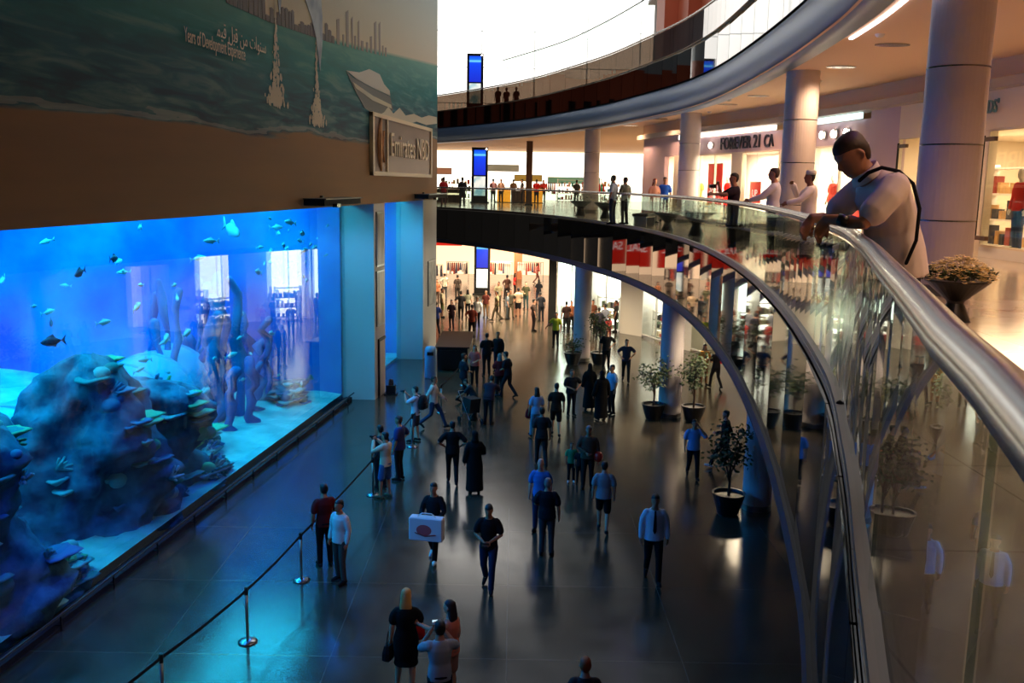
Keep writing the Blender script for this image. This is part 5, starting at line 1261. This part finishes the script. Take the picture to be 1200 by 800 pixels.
person(spot(651, 407), 160, 'person in a yellow green shirt and dark trousers by the black post', (150, 160, 40), ('trousers', (26, 26, 28)), hair='black', arms=('down', 'side'), h=1.76)
person(spot(632, 622), 170, 'bald man in a bright blue shirt half hidden by the man in navy', (60, 120, 190), ('trousers', (40, 50, 80)), hair=None, skin='light', arms=('down', 'down'), h=1.75)
person(spot(640, 650), -10, 'man in a navy shirt and grey trousers seen from behind beside the bald man', (22, 24, 34), ('trousers', (64, 64, 68)), hair='grey', skin='tan', arms=('front', 'down'), h=1.74, build=1.1)
person(spot(669, 565), 180, 'small child in a green top and dark trousers', (40, 130, 90), ('trousers', (22, 22, 26)), hair='black', h=1.12, arms=('down', 'down'), shoes=(200, 200, 200))
person(spot(679, 567), 175, 'small child in dark clothes next to the child in green', (26, 24, 28), ('trousers', (22, 22, 26)), hair='black', h=1.05)
e_ = person(spot(688, 572), 175, 'elderly person in a brown patterned coat holding a red balloon', (92, 66, 52), ('trousers', (34, 28, 28)), hair='grey', arms=('down', 'front'), sleeve='long', h=1.72, build=1.2)
p = hand(e_, -1); bl = tag(empty('balloon', (p.x, p.y, p.z)), 'red balloon beside the elderly person in brown', 'balloon'); mb = MB(); mb.ball((0, 0, .02), .13, 14, 10, (1, 1, 1.15)); mb.build('ball', M('red_balloon', (220, 40, 26), .3), bl, True); mb = MB(); mb.tube([(0, 0, -.13), (0, 0, -.2)], .01, 5); mb.build('knot', M('red_balloon', (0, 0, 0)), bl)
person(spot(811, 560), 178, 'man in a light blue shirt walking towards us with a phone at his ear', (120, 156, 206), ('trousers', (16, 16, 20)), hair='black', arms=('ear', 'down'), legs='walk', h=1.68, build=1.1)
p = person(spot(848, 548), 80, 'woman in black striding left beside the nearest ground floor column', (22, 22, 26), ('trousers', (20, 20, 24)), hair='black', arms=('front', 'swb'), legs='stride', female=True, h=1.7, shoes=(210, 210, 215), sleeve='long')
person(spot(824, 451), 170, 'woman in a mustard tunic beyond the middle column', (176, 120, 50), ('trousers', (120, 80, 50)), hair='black', female=True, long_hair=True, arms=('front', 'down'), h=1.7)
person(spot(838, 455), 20, 'person in dark clothes with a bright red bag beyond the middle column', (30, 26, 30), ('trousers', (26, 24, 28)), hair='black', arms=('front', 'side'), h=1.7, legs='walk')
p = spot(846, 445); bag((p[0], p[1], 1.0), 0, (226, 30, 50), 'bright red bag held by the person beyond the middle column', .5, .3, .15, .3)
# --- group before the lit shop windows
for u, v, f, c1, c2, h, fem, lab in (
    (694, 388, 200, (120, 70, 50), (30, 26, 26), 1.76, 0, 'tall person in rust brown, leftmost before the lit shop window'),
    (701, 398, 0, (60, 56, 70), (30, 30, 40), 1.7, 0, 'person in slate clothes seen from behind before the lit shop window'),
    (708, 395, 30, (150, 150, 160), (60, 60, 66), 1.8, 0, 'tall person in grey before the lit shop window'),
    (713, 399, 190, (180, 60, 60), (110, 40, 40), 1.3, 1, 'child in red before the lit shop window'),
    (721, 389, 80, (50, 46, 44), (34, 30, 30), 1.78, 0, 'dark figure in profile, rightmost before the lit shop window'),
    (663, 390, 20, (60, 40, 36), (30, 30, 32), 1.74, 0, 'person in dark brown left of the far ground column'),
    (669, 388, 190, (150, 90, 60), (36, 30, 30), 1.7, 1, 'person in an orange brown top left of the far ground column')):
    person(spot(u, v), f, lab, c1, ('trousers', c2), hair='black', female=bool(fem), h=h, arms=('down', 'front'))
# --- the far crowd on the ground floor
random.seed(23)
crowd = [(518, 372, (190, 180, 150), (90, 100, 60), 'pale shirt and olive shorts', 'nearest the pier'), (529, 386, (60, 40, 50), (40, 34, 44), 'plum coloured clothes', 'striding beside the pier'),
 (511, 392, (40, 60, 130), (30, 30, 40), 'blue top', 'partly behind the pier'), (540, 376, (30, 28, 30), (26, 24, 26), 'black clothes', 'left of the ground screen tower'), (548, 371, (150, 150, 130), (26, 24, 26), 'khaki top', 'left of the ground screen tower'),
 (553, 396, (140, 60, 40), (34, 26, 26), 'rust top', 'in front of the ground screen tower'), (559, 384, (230, 228, 220), (20, 20, 26), 'white top and black trousers', 'in front of the ground screen tower'), (569, 372, (90, 40, 34), (120, 90, 60), 'maroon top', 'at the foot of the ground screen tower'),
 (582, 376, (120, 110, 80), (70, 60, 44), 'olive clothes', 'right of the ground screen tower'), (584, 362, (150, 140, 110), (60, 54, 44), 'sand coloured shirt', 'right of the ground screen tower'), (594, 374, (110, 120, 130), (60, 66, 70), 'grey hooded top', 'in the middle of the far floor'),
 (598, 373, (80, 74, 60), (90, 80, 60), 'brown top', 'in the middle of the far floor'), (594, 352, (90, 60, 50), (50, 40, 36), 'long brown coat', 'in the far middle'), (603, 347, (200, 40, 36), (40, 30, 34), 'bright red shirt', 'alone on the far pale floor'),
 (607, 371, (200, 170, 140), (30, 28, 30), 'peach top and black shorts', 'in the middle of the far floor'), (616, 362, (70, 70, 50), (50, 70, 70), 'dark green top', 'walking on the far floor'), (631, 356, (26, 28, 34), (30, 40, 56), 'black T-shirt', 'left of the black post'),
 (625, 388, (90, 70, 64), (44, 34, 36), 'mauve brown clothes', 'left of the black post'), (634, 377, (34, 34, 40), (34, 34, 40), 'black jacket', 'bending near the black post'), (629, 332, (210, 120, 110), (120, 70, 60), 'pink top', 'by the far clothes rails'),
 (521, 350, (200, 190, 170), (60, 60, 60), 'cream top', 'below the red banner'), (536, 352, (60, 50, 44), (40, 34, 30), 'dark brown clothes', 'below the clothes rails'), (512, 356, (150, 90, 60), (70, 50, 40), 'orange brown top', 'at the left end of the far crowd')]
for i, (u, v, c1, c2, w, wh) in enumerate(crowd):
    fem = i % 3 == 1
    person(spot(u, v), random.choice((0, 20, 160, 180, 200, 90, -80)), 'far person in a %s, %s' % (w, wh) if not w.endswith(('clothes', 'shorts', 'trousers')) else 'far person in %s, %s' % (w, wh), c1, ('trousers', c2) if 'shorts' not in w else ('shorts', c2), hair=random.choice(('black', 'black', 'brown')), female=fem, long_hair=fem,
           h=1.66 if fem else 1.77, arms=random.choice((('down', 'down'), ('down', 'front'), ('hips', 'down'))), legs=random.choice(('stand', 'walk', 'ease')), skin=random.choice(('tan', 'light', 'brown')), lean=.3 if 'bending' in wh else 0)

# --- middle gallery
def gperson(x, y, *a, **k): return person((x, y, ZG), *a, **k)
P_ = gperson(4.72, 20.6, 95, 'person in a dark top and black trousers photographing over the gallery rail', (40, 26, 40), ('trousers', (14, 14, 18)), hair='black', arms=('reach', 'camera'), female=True, h=1.72)
camera_thing(P_, 'small camera held over the rail by the person in the dark top')
gperson(5.25, 19.4, 70, 'man in a white shirt and black trousers leaning at the gallery rail', (214, 208, 214), ('trousers', (14, 14, 18)), hair='brown', skin='tan', arms=('rest', 'rest'), sleeve='long', h=1.82)
gperson(5.95, 19.3, 80, 'man in a white robe and embroidered cap with raised hands on the gallery', (214, 206, 206), robe='kandura', hair='black', cap=(190, 186, 176), skin='brown', arms=('rest', 'camera'), sleeve='long', h=1.76, build=1.1)
gperson(3.6, 34.9, 60, 'man in a pale blue shirt standing at the distant rail', (150, 160, 180), ('trousers', (60, 60, 70)), hair='black', arms=('down', 'down'), h=1.78)
gperson(4.05, 35.0, 40, 'man in a grey green shirt and black trousers at the distant rail', (96, 100, 92), ('trousers', (20, 20, 26)), hair='black', arms=('front', 'down'), h=1.72)
gperson(5.35, 36.6, 200, 'woman in a salmon top and grey trousers between two gallery columns', (196, 140, 120), ('trousers', (150, 140, 130)), hair='red', skin='light', female=True, long_hair=True, h=1.7)
gperson(6.05, 38.6, 170, 'person in a bright blue top and black cap between two gallery columns', (40, 90, 190), ('trousers', (130, 110, 110)), hair='black', h=1.78)
gperson(6.9, 39.9, 60, 'person in an olive top just left of the middle gallery column', (150, 140, 90), ('trousers', (110, 100, 80)), hair='black', h=1.7)
gperson(-4.2, 56.5, 20, 'person in a red top with teal bag at the far left of the gallery', (180, 40, 44), ('trousers', (110, 70, 66)), hair='black', h=1.72)
gperson(-3.05, 55.8, 10, 'person in dark clothes at the far rail left of the gallery screen tower', (34, 30, 34), ('trousers', (50, 46, 44)), hair='black', h=1.72)
for x, y, c1, lab in ((-1.55, 69, (170, 130, 140), 'person in a mauve top left of the amber kiosk'), (-1.0, 70.5, (210, 170, 150), 'person in a peach top left of the amber kiosk'), (-.1, 73.6, (120, 110, 100), 'server in taupe behind the amber kiosk'), (.55, 70.6, (60, 60, 66), 'customer in charcoal at the amber kiosk'), (1.6, 70, (200, 40, 40), 'person in red beside the brown post'), (2.2, 73.5, (190, 60, 60), 'person in crimson right of the amber kiosk'), (4.4, 68, (60, 60, 60), 'person in dark grey by the far garments'), (5.2, 70, (200, 140, 80), 'person in an orange top by the far garments'), (-5.6, 74, (90, 100, 140), 'person in slate blue by the low dark desk')):
    gperson(x, y, random.choice((0, 160, 190, 90)), lab, c1, ('trousers', (50, 44, 46)), hair='black', h=1.74, arms=('down', 'front'))
# silhouettes on the topmost gallery
for x, y, c1, lab in ((-1.3, 69, (60, 48, 44), 'person in brown at the topmost rail right of its screen tower'), (-.7, 69.3, (120, 80, 60), 'person in russet at the topmost rail, next to the one in brown'), (.0, 68.9, (40, 36, 40), 'person in black at the topmost rail')):
    person((x, y, ZU), 150, lab, c1, ('trousers', (40, 36, 40)), hair='black', h=1.75, arms=('front', 'down'))

# --- the man leaning on the rail in the foreground
hx, hy = 2.37, 5.85
man = person((hx, hy, ZG), 97, 'big man in a cream short sleeved shirt leaning on the steel handrail', (222, 206, 196), ('trousers', (60, 62, 70)), skin='tan', hair='brown', h=1.84, build=1.22,
             lean=.44, nod=.40, turn=.12, vox=.009, hunch=.05,
             armx={-1: ((-.22, .34, 1.17), (-.05, .48, 1.19)), 1: ((.25, .32, 1.175), (.10, .50, 1.19)), 'hand-1': (.02, .42, -.9), 'hand1': (-.1, .5, -.85)},
             legx=(((.11, .03, .50), (.12, -.04, .08), 0), ((.11, .06, .50), (.13, .04, .08), 0)))

mb = MB(); col_ = []
for j in range(25):
    t = 2 * PI * j / 24; col_.append((.078 * math.cos(t), .078 * math.sin(t)))
# shirt collar
kk = 1.84 / 1.76; rs = []
for zz, q in ((1.475, 1.12), (1.53, .98), (1.535, .92), (1.49, .98)):
    r_ = []
    for j in range(24):
        t = 2 * PI * j / 24; x_, y_, z_ = .078 * q * math.cos(t), .082 * q * math.sin(t), zz - .02 * math.sin(t)
        r_.append((x_ * kk, (y_ * math.cos(.44) + (z_ - .95) * math.sin(.44)) * kk, (.95 + (z_ - .95) * math.cos(.44) - y_ * math.sin(.44)) * kk))
    rs.append(r_)
mb.rings(rs + [rs[0]], cap=False); mb.build('collar', cloth((222, 206, 196)), man, smooth=True)
def LM(x, y, z):
    k = 1.84 / 1.76
    if z > .95: y, z = y * math.cos(.44) + (z - .95) * math.sin(.44), .95 + (z - .95) * math.cos(.44) - y * math.sin(.44)
    return (x * k, y * k, z * k)
def mchild(mb, nm, mat, sm=True): return mb.build(nm, mat, man, smooth=sm)
mb = MB(); mb.tube([LM(-.09, .09, 1.50), LM(-.12, .04, 1.525), LM(-.145, -.03, 1.525), LM(-.18, -.10, 1.47), LM(-.215, -.135, 1.38), LM(-.24, -.11, 1.24), LM(-.24, -.03, 1.08), LM(-.225, .06, .98)], [.012] * 8, 8, sq=.6)
mchild(mb, 'shoulder_strap', cloth((20, 20, 26)))
mb = MB(); mb.tube([(-.19, .43, 1.232), (-.155, .475, 1.245)], .036, 14, round_=False); mchild(mb, 'wrist_watch', m_black)
# mannequins in the gallery shop windows
def mannequin(x, y, f, label, **kw):
    o = person((x, y, 6.72), f, label, skin='pale', hair=None, **kw); o.name = 'mannequin'; o['category'] = 'mannequin'; return o
SKIN['pale'] = M('mannequin_white', (216, 205, 195), .4)
mannequin(10.98, 20.75, 100, 'mannequin in a red jacket and blue jeans in the shop window at the right edge', top=(190, 36, 36), low=('trousers', (50, 62, 92)), sleeve='long', legs='ease', h=1.8)
mannequin(11.1, 19.9, 90, 'mannequin in dark clothes at the very right edge of the view', top=(60, 44, 60), low=('trousers', (40, 36, 40)), sleeve='long', h=1.8)
mannequin(10.05, 30.2, 110, 'mannequin in a red top and dark leggings behind the leaning man', top=(180, 60, 50), low=('trousers', (70, 40, 44)), female=True, h=1.75)
mannequin(8.5, 38.2, 110, 'mannequin in a bright red dress beside the SALE poster', top=(230, 40, 36), robe='dress', female=True, h=1.75)
mannequin(7.75, 41.2 - 1.2, 110, 'mannequin in a yellow top in the far doorway left of the middle gallery column', top=(200, 180, 90), low=('trousers', (150, 130, 90)), female=True, h=1.72)
drop_helpers()
